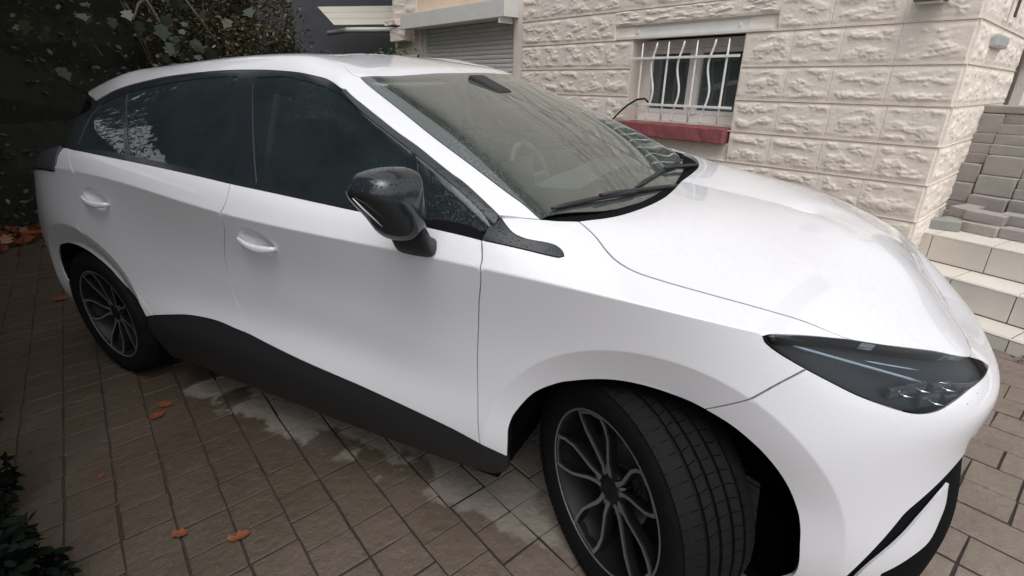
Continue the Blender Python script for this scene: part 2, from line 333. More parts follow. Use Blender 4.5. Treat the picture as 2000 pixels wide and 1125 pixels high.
# outlines of the body panels in the nets' own (a, b) coordinates, metres along and across
OUT = {
 'fender': [(3.5318,0.2196),(3.5241,0.3393),(3.5212,0.5159),(3.5392,0.6886),(3.5581,0.8023),(3.5263,0.8677),(3.6566,0.8656),(3.7478,0.8659),(3.7591,0.8719),(3.7496,0.883),(3.7302,0.8933),(3.7068,0.8965),(3.6411,0.8937),(3.5991,0.902),(3.5573,0.9284),(3.5223,0.9598),(3.557,0.9643),(3.5997,0.9676),(3.6321,0.9753),(3.6766,0.9877),(3.7215,1.0119),(3.7645,0.986),(3.8085,0.9578),(3.8541,0.9224),(3.8909,0.8998),(3.9436,0.8837),(4.0207,0.8795),(4.1273,0.8791),(4.2278,0.8757),(4.3223,0.8625),(4.4128,0.8255),(4.3208,0.8184),(4.2461,0.8037),(4.2272,0.7974),(4.2163,0.7909),(4.2188,0.7792),(4.2386,0.7609),(4.2873,0.7314),(4.234,0.6811),(4.1795,0.619),(4.1128,0.5541),(4.0853,0.5624),(4.0565,0.5664),(4.0115,0.5691),(3.964,0.5673),(3.9185,0.56),(3.8701,0.5454),(3.8203,0.5249),(3.7708,0.5011),(3.7012,0.4469),(3.6484,0.3698),(3.6326,0.3361),(3.622,0.2931),(3.6202,0.246),(3.6165,0.1944),(3.6117,0.1923)],
 'hood': [(3.7215,1.0119),(3.7645,0.986),(3.8085,0.9578),(3.8541,0.9224),(3.8909,0.8998),(3.9436,0.8837),(4.0207,0.8795),(4.1273,0.8791),(4.2278,0.8757),(4.3223,0.8625),(4.4128,0.8255),(4.5335,0.816),(4.6331,0.8065),(4.7566,0.7829),(4.8424,0.803),(4.9932,0.8187),(5.30983,0.8),(5.30983,1.66),(3.8597,1.66),(3.8318,1.4017),(3.8122,1.298),(3.7902,1.1963),(3.7631,1.0835)],
 'front_door': [(3.5263,0.8677),(3.5581,0.8023),(3.5392,0.6886),(3.5212,0.5159),(3.5241,0.3393),(3.5318,0.2196),(3.4248,0.2367),(3.1133,0.2609),(2.8108,0.277),(2.6152,0.2957),(2.473,0.3146),(2.4031,0.4709),(2.4205,0.6307),(2.5015,0.7574),(2.5179,0.8322),(2.4845,0.9194),(2.852,0.9311),(3.0908,0.9175),(3.3304,0.8849)],
 'rear_door': [(2.4845,0.9194),(2.5179,0.8322),(2.5015,0.7574),(2.4205,0.6307),(2.4031,0.4709),(2.473,0.3146),(2.4025,0.3181),(2.3005,0.3267),(2.2084,0.3257),(2.0749,0.313),(1.9548,0.2898),(1.8301,0.2641),(1.7526,0.33),(1.6559,0.4049),(1.5759,0.4741),(1.4864,0.5475),(1.4315,0.5824),(1.4053,0.6265),(1.4482,0.7007),(1.5169,0.7908),(1.3208,0.9122),(1.6447,0.9133),(2.1001,0.9174)],
 'quarter': [(1.3208,0.9122),(1.5169,0.7908),(1.4482,0.7007),(1.4053,0.6265),(1.4315,0.5824),(1.4864,0.5475),(1.5759,0.4741),(1.6559,0.4049),(1.7526,0.33),(1.8301,0.2641),(1.77,0.2457),(1.7152,0.3157),(1.5923,0.3521),(1.4866,0.4282),(1.3752,0.4814),(1.2793,0.5031),(1.1922,0.5022),(1.1388,0.4909),(1.0898,0.4724),(1.0483,0.4339),(1.015,0.381),(1.0043,0.3301),(1.007,0.2831),(1.0489,0.2654),(0.8918,0.0449),(0.5012,0.0016),(0,0.05),(0,0.72),(0.5898,0.7585),(1.0051,0.7842),(1.3196,0.7893),(1.325,0.8179),(1.2873,0.8641),(1.2591,0.9117)],
 'rear_lamp': [(0.9417,0.8235),(1.2206,0.9203),(1.2873,0.8641),(1.325,0.8179),(1.3196,0.7893),(1.007,0.7858),(0.589,0.7646),(0.502,0.8398)],
 'sill': [(3.5318,0.2196),(3.4248,0.2367),(3.1133,0.2609),(2.8108,0.277),(2.6152,0.2957),(2.473,0.3146),(2.4025,0.3181),(2.3005,0.3267),(2.2084,0.3257),(2.0749,0.313),(1.9548,0.2898),(1.8301,0.2641),(1.77,0.2457),(1.6914,0.0022),(1.7088,0),(1.7941,0.02),(2.1997,0.02),(2.5969,0.02),(2.9978,0.03),(3.3459,0.05),(3.4968,0.07),(3.5686,0.0926),(3.6128,0.1345),(3.6165,0.1944)],
 'bumper': [(4.2873,0.7314),(4.234,0.6811),(4.1795,0.619),(4.1128,0.5541),(4.1639,0.5314),(4.2152,0.4909),(4.252,0.4469),(4.2812,0.3981),(4.299,0.3577),(4.3127,0.32),(4.3238,0.2601),(4.3318,0.1362),(4.2935,0.0519),(4.4007,0.0278),(4.4314,0.1929),(4.5124,0.372),(4.5562,0.4123),(4.6261,0.454),(4.6882,0.4837),(4.679,0.5331),(4.8643,0.4842),(5.0438,0.4612),(5.30983,0.47),(5.30983,0.8),(4.9932,0.8187),(4.8424,0.803),(4.7566,0.7829),(4.814,0.7536),(4.8336,0.731),(4.773,0.7273),(4.6548,0.7101),(4.5814,0.6839),(4.5246,0.6594),(4.4814,0.6525),(4.4406,0.6608),(4.3689,0.6876),(4.3257,0.7109),(4.2873,0.7314)],
 'blade': [(4.6571,0.4239),(4.6114,0.4011),(4.5525,0.348),(4.4534,0.1949),(4.4273,0.0229),(4.4845,0),(4.4995,0.1804),(4.5624,0.233),(4.6124,0.2724),(4.6427,0.3314),(4.66,0.3729)],
 'headlight': [(4.2163,0.7909),(4.2272,0.7974),(4.2461,0.8037),(4.3208,0.8184),(4.4128,0.8255),(4.5335,0.816),(4.6331,0.8065),(4.7566,0.7829),(4.814,0.7536),(4.8336,0.731),(4.773,0.7273),(4.6548,0.7101),(4.5814,0.6839),(4.5246,0.6594),(4.4814,0.6525),(4.4406,0.6608),(4.3689,0.6876),(4.3257,0.7109),(4.2873,0.7314),(4.2386,0.7609),(4.2188,0.7792)],
 'fin': [(3.5263,0.8677),(3.6566,0.8656),(3.7478,0.8659),(3.7591,0.8719),(3.7496,0.883),(3.7302,0.8933),(3.7068,0.8965),(3.6411,0.8937),(3.5991,0.902),(3.5573,0.9284),(3.5223,0.9598)],
 'dlo': [(3.4559,0),(3.2666,0),(3.0576,0.0126),(2.8244,0.0064),(2.4525,0.0016),(2.0657,0.0031),(1.6237,0.0017),(1.3307,0),(1.2629,0.0079),(1.2258,0.1609),(0.9801,0.368),(0.8716,0.5742),(0.9787,0.5001),(1.0841,0.5029),(1.2612,0.5062),(1.4886,0.506),(1.6552,0.5052),(1.7965,0.5041),(1.931,0.4964),(2.1144,0.4939),(2.3101,0.4971),(2.5251,0.4996),(2.7413,0.4996),(2.9001,0.4977),(3.0785,0.4982),(3.2479,0.5001),(3.3857,0.5079),(3.5491,0.4958),(3.5648,0.4228),(3.5675,0.364),(3.566,0.3112),(3.5696,0.2669),(3.5679,0.2184),(3.5684,0.1723),(3.5726,0.1516),(3.5683,0.0876),(3.5649,0.0498)],
 'glass_front': [(2.5875,0.4572),(2.9006,0.4692),(3.1394,0.4608),(3.3197,0.4509),(3.4489,0.4339),(3.5212,0.3968),(3.531,0.3428),(3.5339,0.292),(3.5353,0.2624),(3.3632,0.128),(3.2622,0.0184),(3.0719,0.033),(2.8336,0.0296),(2.5854,0.0298),(2.5882,0.2416),(2.5638,0.4301)],
 'glass_fix': [(3.5354,0.2488),(3.5357,0.1954),(3.5375,0.1487),(3.5366,0.0991),(3.5268,0.0576),(3.5042,0.021),(3.4254,0),(3.273,0.0148),(3.379,0.1293)],
 'glass_rear': [(1.5457,0.4415),(1.7018,0.442),(1.9625,0.4467),(2.3319,0.4565),(2.4118,0.4601),(2.4788,0.2333),(2.4677,0.0316),(2.059,0.0325),(1.8185,0.0339),(1.723,0.2133)],
 'glass_rq': [(1.5143,0.4322),(1.6914,0.2127),(1.7842,0.0349),(1.4313,0.0402),(1.383,0.056),(1.3561,0.2073),(1.2401,0.4025)],
 'rail': [(0.9787,0.5001),(1.0841,0.5029),(1.2612,0.5062),(1.4886,0.506),(1.6552,0.5052),(1.7965,0.5041),(1.931,0.4964),(2.1144,0.4939),(2.3101,0.4971),(2.5251,0.4996),(2.7413,0.4996),(2.9001,0.4977),(3.0785,0.4982),(3.2479,0.5001),(3.3857,0.5079),(3.5491,0.4958),(3.5648,0.4228),(3.5675,0.364),(3.566,0.3112),(3.5696,0.2669),(3.5679,0.2184),(3.5684,0.1723),(3.5726,0.1516),(3.5683,0.0876),(3.5649,0.0498),(3.5893,0.0374),(3.615,0.0197),(3.6383,0.006),(3.6383,0.006),(3.6417,0.0481),(3.6373,0.0854),(3.6335,0.1737),(3.6329,0.2629),(3.6445,0.3617),(3.6495,0.421),(3.6574,0.5302),(3.55736,0.665),(3.47532,0.668),(3.22717,0.67),(2.82615,0.67),(2.37486,0.67),(1.92373,0.67),(1.52306,0.67),(1.02073,0.67),(0.822162,0.67),(0.8787,0.5805)],
 'roof': [(0.822162,0.67),(1.02073,0.67),(1.52306,0.67),(1.92373,0.67),(2.37486,0.67),(2.82615,0.67),(3.22717,0.67),(3.47532,0.668),(3.55736,0.665),(3.6574,0.5302),(3.7874,0.5035),(3.9642,0.5053),(4.13643,0.506),(4.4187,0.506),(4.4187,1.12),(0,1.12),(0,0.64),(0.422019,0.64)],
 'windshield': [(3.6574,0.5302),(3.6495,0.421),(3.6445,0.3617),(3.6329,0.2629),(3.6335,0.1737),(3.6373,0.0854),(3.6417,0.0481),(3.6383,0.006),(3.7783,0),(4.0141,0.0052),(4.2167,0.0014),(4.4187,0.005),(4.4187,0.506),(4.13643,0.506),(3.9642,0.5053),(3.7874,0.5035)],
 'arch_front': [(3.593,0.1236),(3.6165,0.1944),(3.6202,0.246),(3.622,0.2931),(3.6326,0.3361),(3.6484,0.3698),(3.7012,0.4469),(3.7708,0.5011),(3.8203,0.5249),(3.8701,0.5454),(3.9185,0.56),(3.964,0.5673),(4.0115,0.5691),(4.0565,0.5664),(4.0853,0.5624),(4.1128,0.5541),(4.1639,0.5314),(4.2152,0.4909),(4.252,0.4469),(4.2812,0.3981),(4.299,0.3577),(4.3127,0.32),(4.3238,0.2601),(4.3318,0.1362),(4.3265,0)],
 'arch_rear': [(1.0411,0.0516),(1.0103,0.2699),(1.007,0.2831),(1.0043,0.3301),(1.015,0.381),(1.0483,0.4339),(1.0898,0.4724),(1.1388,0.4909),(1.1922,0.5022),(1.2793,0.5031),(1.3752,0.4814),(1.4866,0.4282),(1.5923,0.3521),(1.7152,0.3157),(1.77,0.2457),(1.6821,0.0049)],
}
# ---------------------------------------------------------------- panels cut from the nets
def in_poly(P, poly):
    x, y = P[:,0], P[:,1]; ins = np.zeros(len(P), bool); n = len(poly)
    for i in range(n):
        x0, y0 = poly[i]; x1, y1 = poly[(i+1)%n]
        c = ((y0 > y) != (y1 > y))
        if y1 != y0: ins ^= c & (x < (x1-x0)*(y-y0)/(y1-y0)+x0)
    return ins
def seg_dist(P, poly):
    d = np.full(len(P), 1e9); n = len(poly)
    for i in range(n):
        a = poly[i]; e = poly[(i+1)%n]-a; L = e@e
        if L < 1e-12: continue
        t = np.clip(((P-a)@e)/L, 0, 1); d = np.minimum(d, np.hypot(*(P-a-t[:,None]*e).T))
    return d
def smooth_closed(poly, keep_angle=32):
    return poly
def prep(poly, step, inset):
    p = np.array(poly, float)
    keep = [0]
    for i in range(1, len(p)):
        if np.hypot(*(p[i]-p[keep[-1]])) > .0015: keep.append(i)
    if np.hypot(*(p[keep[-1]]-p[0])) < .0015: keep.pop()
    p = p[keep]
    area = .5*np.sum(p[:,0]*np.roll(p[:,1],-1)-np.roll(p[:,0],-1)*p[:,1])
    if area < 0: p = p[::-1]
    # round curved runs with Catmull-Rom, keep true corners
    n = len(p); out = []
    d = [p[(i+1)%n]-p[i] for i in range(n)]
    ang = [abs(math.degrees(math.atan2(d[i-1][0]*d[i][1]-d[i-1][1]*d[i][0], d[i-1]@d[i]))) for i in range(n)]
    for i in range(n):
        a, b = p[i], p[(i+1)%n]; L = np.hypot(*(b-a)); k = max(1, int(math.ceil(L/step)))
        ta = (b-p[i-1])*L/(L+np.hypot(*d[i-1])+1e-9) if ang[i] < 38 else (b-a)
        tb = (p[(i+2)%n]-a)*L/(L+np.hypot(*d[(i+1)%n])+1e-9) if ang[(i+1)%n] < 38 else (b-a)
        for j in range(k):
            t = j/k; h = (2*t**3-3*t*t+1)*a+(t**3-2*t*t+t)*ta+(-2*t**3+3*t*t)*b+(t**3-t*t)*tb
            out.append(h)
    p = np.array(out); n = len(p)
    if inset:
        e = np.roll(p,-1,0)-p; e /= np.linalg.norm(e,axis=1)[:,None]+1e-12
        nr = np.stack([-e[:,1], e[:,0]], 1); m = nr+np.roll(nr,1,0); m /= np.maximum(np.linalg.norm(m,axis=1)[:,None], .4)
        p = p+m*inset
    return p
def side_ab(net, x, z):
    "(a, b) of the side-surface points with the given x, z (vectorised Newton)"
    A, B = np.meshgrid(np.linspace(0, net.a[-1], 260), np.linspace(0, net.b[-1], 120)); P = net(A.ravel(), B.ravel()); far = P[:,1] > -.45
    a = np.zeros(len(x)); b = np.zeros(len(x))
    for i in range(len(x)):
        k = ((P[:,0]-x[i])**2+(P[:,2]-z[i])**2+9*far).argmin(); a[i] = A.ravel()[k]; b[i] = B.ravel()[k]
    for it in range(8):
        e = 1e-4; p0 = net(a, b); pa = net(a+e, b); pb = net(a, b+e)
        J = np.stack([(pa-p0)[:,[0,2]]/e, (pb-p0)[:,[0,2]]/e], 2); r = np.stack([x-p0[:,0], z-p0[:,2]], 1)
        det = J[:,0,0]*J[:,1,1]-J[:,0,1]*J[:,1,0]; det = np.where(np.abs(det) < 1e-3, 1e-3, det)
        da = (r[:,0]*J[:,1,1]-r[:,1]*J[:,0,1])/det; db = (J[:,0,0]*r[:,1]-J[:,1,0]*r[:,0])/det
        a = np.clip(a+np.clip(da,-.02,.02), 0, net.a[-1]); b = np.clip(b+np.clip(db,-.02,.02), 0, net.b[-1])
    return np.stack([a, b], 1)
def crease_points():
    out = []
    for cx, rr_ in ((0.0,.462),(-2.705,.468)):
        th = np.linspace(R(-12), R(192), 170)
        for dr in (-.0035, .0035): out.append(side_ab(body, cx+(rr_+dr)*np.cos(th), .350+(rr_+dr)*np.sin(th)))
    aa = np.arange(1.2, body.a[-1], .011)
    for db in (-.0045, .0045): out.append(np.stack([aa, np.full(len(aa), .80+db)], 1))
    return np.vstack(out)
CREASE = None
def panel_geo(net, poly, offset=0, inset=.0021, depth=.012, step=.018, holes=(), fine=(), center=None, skirt=True, ne=.004):
    amax = net.a[-1]; bmax = net.b[-1]
    raw = [prep(poly, step, inset)]+[prep(h, step, -inset)[::-1] for h in holes]
    for r in raw: r[:,0] = np.clip(r[:,0], 0, amax); r[:,1] = np.clip(r[:,1], 0, bmax)
    lo, hi = raw[0].min(0), raw[0].max(0)
    gx, gy = np.meshgrid(np.arange(lo[0], hi[0], step), np.arange(lo[1], hi[1], step))
    gx[1::2] += step*.5
    G = np.stack([gx.ravel(), gy.ravel()], 1)
    for cx, cy, rad in fine:
        s2 = step*.4; fx, fy = np.meshgrid(np.arange(cx-rad, cx+rad, s2), np.arange(cy-rad, cy+rad, s2))
        Fp = np.stack([fx.ravel(), fy.ravel()], 1); G = G[np.abs(G-(cx,cy)).max(1) > rad]; G = np.vstack([G, Fp])
    if net is body and step < .02:
        global CREASE
        if CREASE is None: CREASE = crease_points()
        Cp = CREASE[(CREASE[:,0] > lo[0]) & (CREASE[:,0] < hi[0]) & (CREASE[:,1] > lo[1]) & (CREASE[:,1] < hi[1])]
        if len(Cp):
            d2 = np.min((G[:,None,0]-Cp[None,:,0])**2+(G[:,None,1]-Cp[None,:,1])**2, axis=1); G = G[d2 > .006**2]; G = np.vstack([G, Cp])
    ok = in_poly(G, raw[0])
    for h in raw[1:]: ok &= ~in_poly(G, h)
    G = G[ok]
    dd = seg_dist(G, raw[0])
    for h in raw[1:]: dd = np.minimum(dd, seg_dist(G, h))
    G = G[dd > min(step*.45, .005)]
    pts = [tuple(q) for r in raw for q in r]; edges = []; k = 0
    for r in raw:
        edges += [(k+i, k+(i+1)%len(r)) for i in range(len(r))]; k += len(r)
    nb = k
    allp = [Vector(q) for q in pts]+[Vector(q) for q in G]
    V, E, Fc, ov, oe, of = delaunay_2d_cdt(allp, edges, [], 0, 1e-6)
    V = np.array([tuple(v) for v in V]); T = np.array([f for f in Fc if len(f) == 3])
    cen = V[T].mean(1); ok = in_poly(cen, raw[0])
    for h in raw[1:]: ok &= ~in_poly(cen, h)
    T = T[ok]
    x = V[T]; ar = (x[:,1,0]-x[:,0,0])*(x[:,2,1]-x[:,0,1])-(x[:,1,1]-x[:,0,1])*(x[:,2,0]-x[:,0,0])
    T[ar < 0] = T[ar < 0][:,::-1]; T = T[np.abs(ar) > 1e-9]
    P = net(V[:,0], V[:,1]); Nn = net.normal(V[:,0], V[:,1], ne)
    mid = np.abs(P[:,1]) < 1e-4; Nn[mid,1] = 0; Nn /= np.linalg.norm(Nn,axis=1)[:,None]+1e-12
    P = P+Nn*offset
    faces = [tuple(t) for t in T]; verts = list(P); ln = [Nn[i] for t in T for i in t]
    if skirt:
        # boundary edges of the triangulation
        cnt = {}
        for t in T:
            for i in range(3):
                a, b = t[i], t[(i+1)%3]; cnt[(a,b)] = cnt.get((a,b), 0)+1
        bd = [(a,b) for (a,b) in cnt if (b,a) not in cnt]
        low = {}
        for a, b in bd:
            if abs(P[a][1]) < 1e-3 and abs(P[b][1]) < 1e-3: continue
            for v in (a, b):
                if v not in low: low[v] = len(verts); verts.append(P[v]-Nn[v]*depth)
            faces.append((b, a, low[a], low[b]))
            e = P[b]-P[a]; s = np.cross(e, Nn[a]); s /= np.linalg.norm(s)+1e-12
            ln += [s]*4
    return np.array(verts), faces, ln
def mirrored(v, f, n):
    v2 = v.copy(); v2[:,1] *= -1; f2 = []; n2 = []; k = 0
    for t in f:
        f2.append(tuple(t[::-1])); n2 += [np.array(q)*(1,-1,1) for q in n[k:k+len(t)]][::-1]; k += len(t)
    return v2, f2, n2
def panel(name, net, key, material, parent, both=True, weld=False, mat_other=None, **kw):
    poly = OUT[key] if isinstance(key, str) else key
    v, f, n = panel_geo(net, poly, **kw)
    if weld:
        v2, f2, n2 = mirrored(v, f, n); k = len(v)
        return [mesh_obj(name, np.vstack([v, v2]), f+[tuple(i+k for i in t) for t in f2], material, parent, True, n+n2)]
    out = [mesh_obj(name, v, f, material, parent, True, n)]
    if both:
        v2, f2, n2 = mirrored(v, f, n); out.append(mesh_obj(name, v2, f2, material, parent, True, n2))
    return out

# ---------------------------------------------------------------- the car
car = empty('parked_car'); tag(car, 'white electric hatchback with black mirrors and sills, wet from rain, front wheel turned out', 'car')
def find_ab(net, x, z, b0=.8):
    A, B = np.meshgrid(np.linspace(0, net.a[-1], 400), np.linspace(0, net.b[-1], 200)); P = net(A.ravel(), B.ravel())
    m = (P[:,0]-x)**2+(P[:,2]-z)**2+np.where(P[:,1] > -.55, 9, 0); i = m.argmin(); return A.ravel()[i], B.ravel()[i]
hab = [find_ab(body, *h) for h in HANDLES]
bumper = panel('bumper', body, 'bumper', PAINT, car, weld=True, depth=.009, step=.014)[0]
panel('hood', body, 'hood', PAINT, car, weld=True, depth=.02)
panel('fender', body, 'fender', PAINT, car, depth=.009, step=.013)
fdoor = panel('door', body, 'front_door', PAINT, car, fine=[(*hab[0], .11)])
rdoor = panel('door', body, 'rear_door', PAINT, car, fine=[(*hab[1], .11)])
for o in fdoor: o['label'] = 'front door'
for o in rdoor: o['label'] = 'rear door'
panel('rear_quarter', body, 'quarter', PAINT, car, depth=.009, step=.015)
panel('sill_cladding', body, 'sill', PLASTIC, car, offset=-.004, inset=.001, depth=.02)
panel('bumper_blade', body, 'blade', PAINT, car, offset=-.004, depth=.006)
panel('tail_lamp', body, 'rear_lamp', simple('smoked_tail_lamp', (.07,.06,.075), .12, coat=1, bmp=.3, bscale=120), car, offset=.006, depth=.02)
panel('fender_fin', body, 'fin', GLOSS, car, offset=.0015, inset=.001, depth=.012, step=.012)
roof = panel('roof', green, 'roof', PAINT, car, weld=True, inset=.001, depth=.01, step=.022)
panel('roof_rail', green, 'rail', PAINT, car, inset=.0012, depth=.012, step=.016)
HOLES = [OUT['glass_front'], OUT['glass_fix'], OUT['glass_rear'], OUT['glass_rq']]
panel('window_trim', green, 'dlo', GLOSS, car, offset=-.002, inset=.001, depth=.010, step=.016, holes=HOLES)
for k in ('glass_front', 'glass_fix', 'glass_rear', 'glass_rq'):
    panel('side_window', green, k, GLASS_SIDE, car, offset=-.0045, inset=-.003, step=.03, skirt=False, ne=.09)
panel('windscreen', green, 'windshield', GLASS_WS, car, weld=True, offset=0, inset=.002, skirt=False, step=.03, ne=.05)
# black ceramic border printed inside the windscreen
ws = prep(OUT['windshield'], .04, 0)
cx, cy = green.a[-1], .25
inner = []
aE, gcol10 = float(green.a[-1]), float(green.a[11])
inner_poly = [(aE-.002,.478),(green.a[13],.478),(green.a[12],.479),(green.a[11]+.10,.482),(green.a[11]+.048,.465),(green.a[11]+.050,.40),(green.a[11]+.058,.30),(green.a[11]+.066,.20),(green.a[11]+.075,.12),(green.a[11]+.11,.085),(green.a[12],.075),(green.a[13],.072),(aE-.002,.072)]
pol_o = [(min(a, aE), b) for a, b in OUT['windshield']]
border = [q for q in pol_o]
# ring as a polygon with a slit on the centre line
idx = max(range(len(border)), key=lambda i: (border[i][0] >= aE-1e-6, -border[i][1]))
def ring_geo():
    outer = border[idx:]+border[:idx]            # starts at the centre, bottom ...
    if not outer[1][0] >= aE-1e-6: outer = outer[1:]+outer[:1]
    return outer
ws_outer = border
v, f, n = panel_geo(green, ws_outer, offset=-.005, inset=.003, step=.03, skirt=False, holes=[[(a-.0, b) for a, b in inner_poly]])
v2, f2, n2 = mirrored(v, f, n); k = len(v)
mesh_obj('windscreen_border', np.vstack([v, v2]), f+[tuple(i+k for i in t) for t in f2], simple('ceramic_black', (.010,.011,.012), .35), car, True, n+n2)

# inner black structure behind the gaps: the nets pulled in, wheel wells and glass left open
def inner_shell(net, off, keep, na, nb):
    A, B = np.meshgrid(np.linspace(0, net.a[-1], na), np.linspace(0, net.b[-1], nb), indexing='ij'); a, b = A.ravel(), B.ravel()
    P = net(a, b); Q = P-net.normal(a, b)*off
    Q[np.abs(P[:,1]) < 1e-4, 1] = 0; Q[:,1] = np.minimum(Q[:,1], 0)
    fs = []
    for i in range(na-1):
        for j in range(nb-1):
            q = (i*nb+j, (i+1)*nb+j, (i+1)*nb+j+1, i*nb+j+1)
            c = Q[list(q)].mean(0); ab = (A[i,j], B[i,j])
            if keep(c, ab): fs.append(q)
    m = Q.copy(); m[:,1] *= -1; k = len(Q)
    return np.vstack([Q, m]), fs+[tuple(x+k for x in q[::-1]) for q in fs]
def keep_body(c, ab):
    for cx in (0, -2.705):
        if math.hypot(c[0]-cx, c[2]-.35) < .445 and c[1] < -.3 and c[2] < .79: return False
    if c[2] < .24 and c[0] < .5: return False
    if c[2] < .42 and (c[0] < -3.0 or -.48 < c[0] < .40): return False
    if c[0] > .17 and c[0] < .80 and c[2] > .60 and c[1] < -.30 and ab[1] < .82: return False      # lamp pocket
    return not (ab[1] > .97 and -3.0 < c[0] < -.42)
vs, fs = inner_shell(body, .014, keep_body, 190, 90)
mesh_obj('inner_body', vs, fs, INNER, car, True)
# wheel wells: liners that run inwards from the arch edges
for key in ('arch_front', 'arch_rear'):
    ed = prep([(a_, b_) for a_, b_ in OUT[key]], .5, 0) if False else np.array(OUT[key])
    e0 = body(ed[:,0], ed[:,1])-body.normal(ed[:,0], ed[:,1])*.004
    if key == 'arch_front': e0 = np.vstack([e0, e0[-1]+(0,.03,-.05), e0[-1]+(-.10,.10,-.085)])
    cxw = 0 if key == 'arch_front' else -2.705
    ctr = np.array((cxw, 0, .35))
    for sy in (-1, 1):
        bm = bmesh.new(); prev = None
        for p_ in e0:
            rad = np.array((p_[0]-cxw, 0, p_[2]-.35)); rad /= np.linalg.norm(rad)
            rws = [p_, p_+rad*.004+np.array((0,.03,0)), p_+rad*.040+np.array((0,.07,0)), p_+rad*.045+np.array((0,.42,0)), np.array((cxw, -.44, .30))]
            vs_ = [bm.verts.new((q[0], q[1] if sy < 0 else -q[1], q[2])) for q in rws]
            if prev:
                for i in range(4): bm.faces.new((prev[i], prev[i+1], vs_[i+1], vs_[i])).smooth = i > 0
            prev = vs_
        bmesh.ops.recalc_face_normals(bm, faces=bm.faces); bm_obj('wheel_well', bm, INNER, car)
span('floor_pan', (-2.25,-.79,.165), (-.48,.70,.24), INNER, car)
span('engine_tray', (-.40,-.36,.19), (.62,.36,.24), INNER, car)

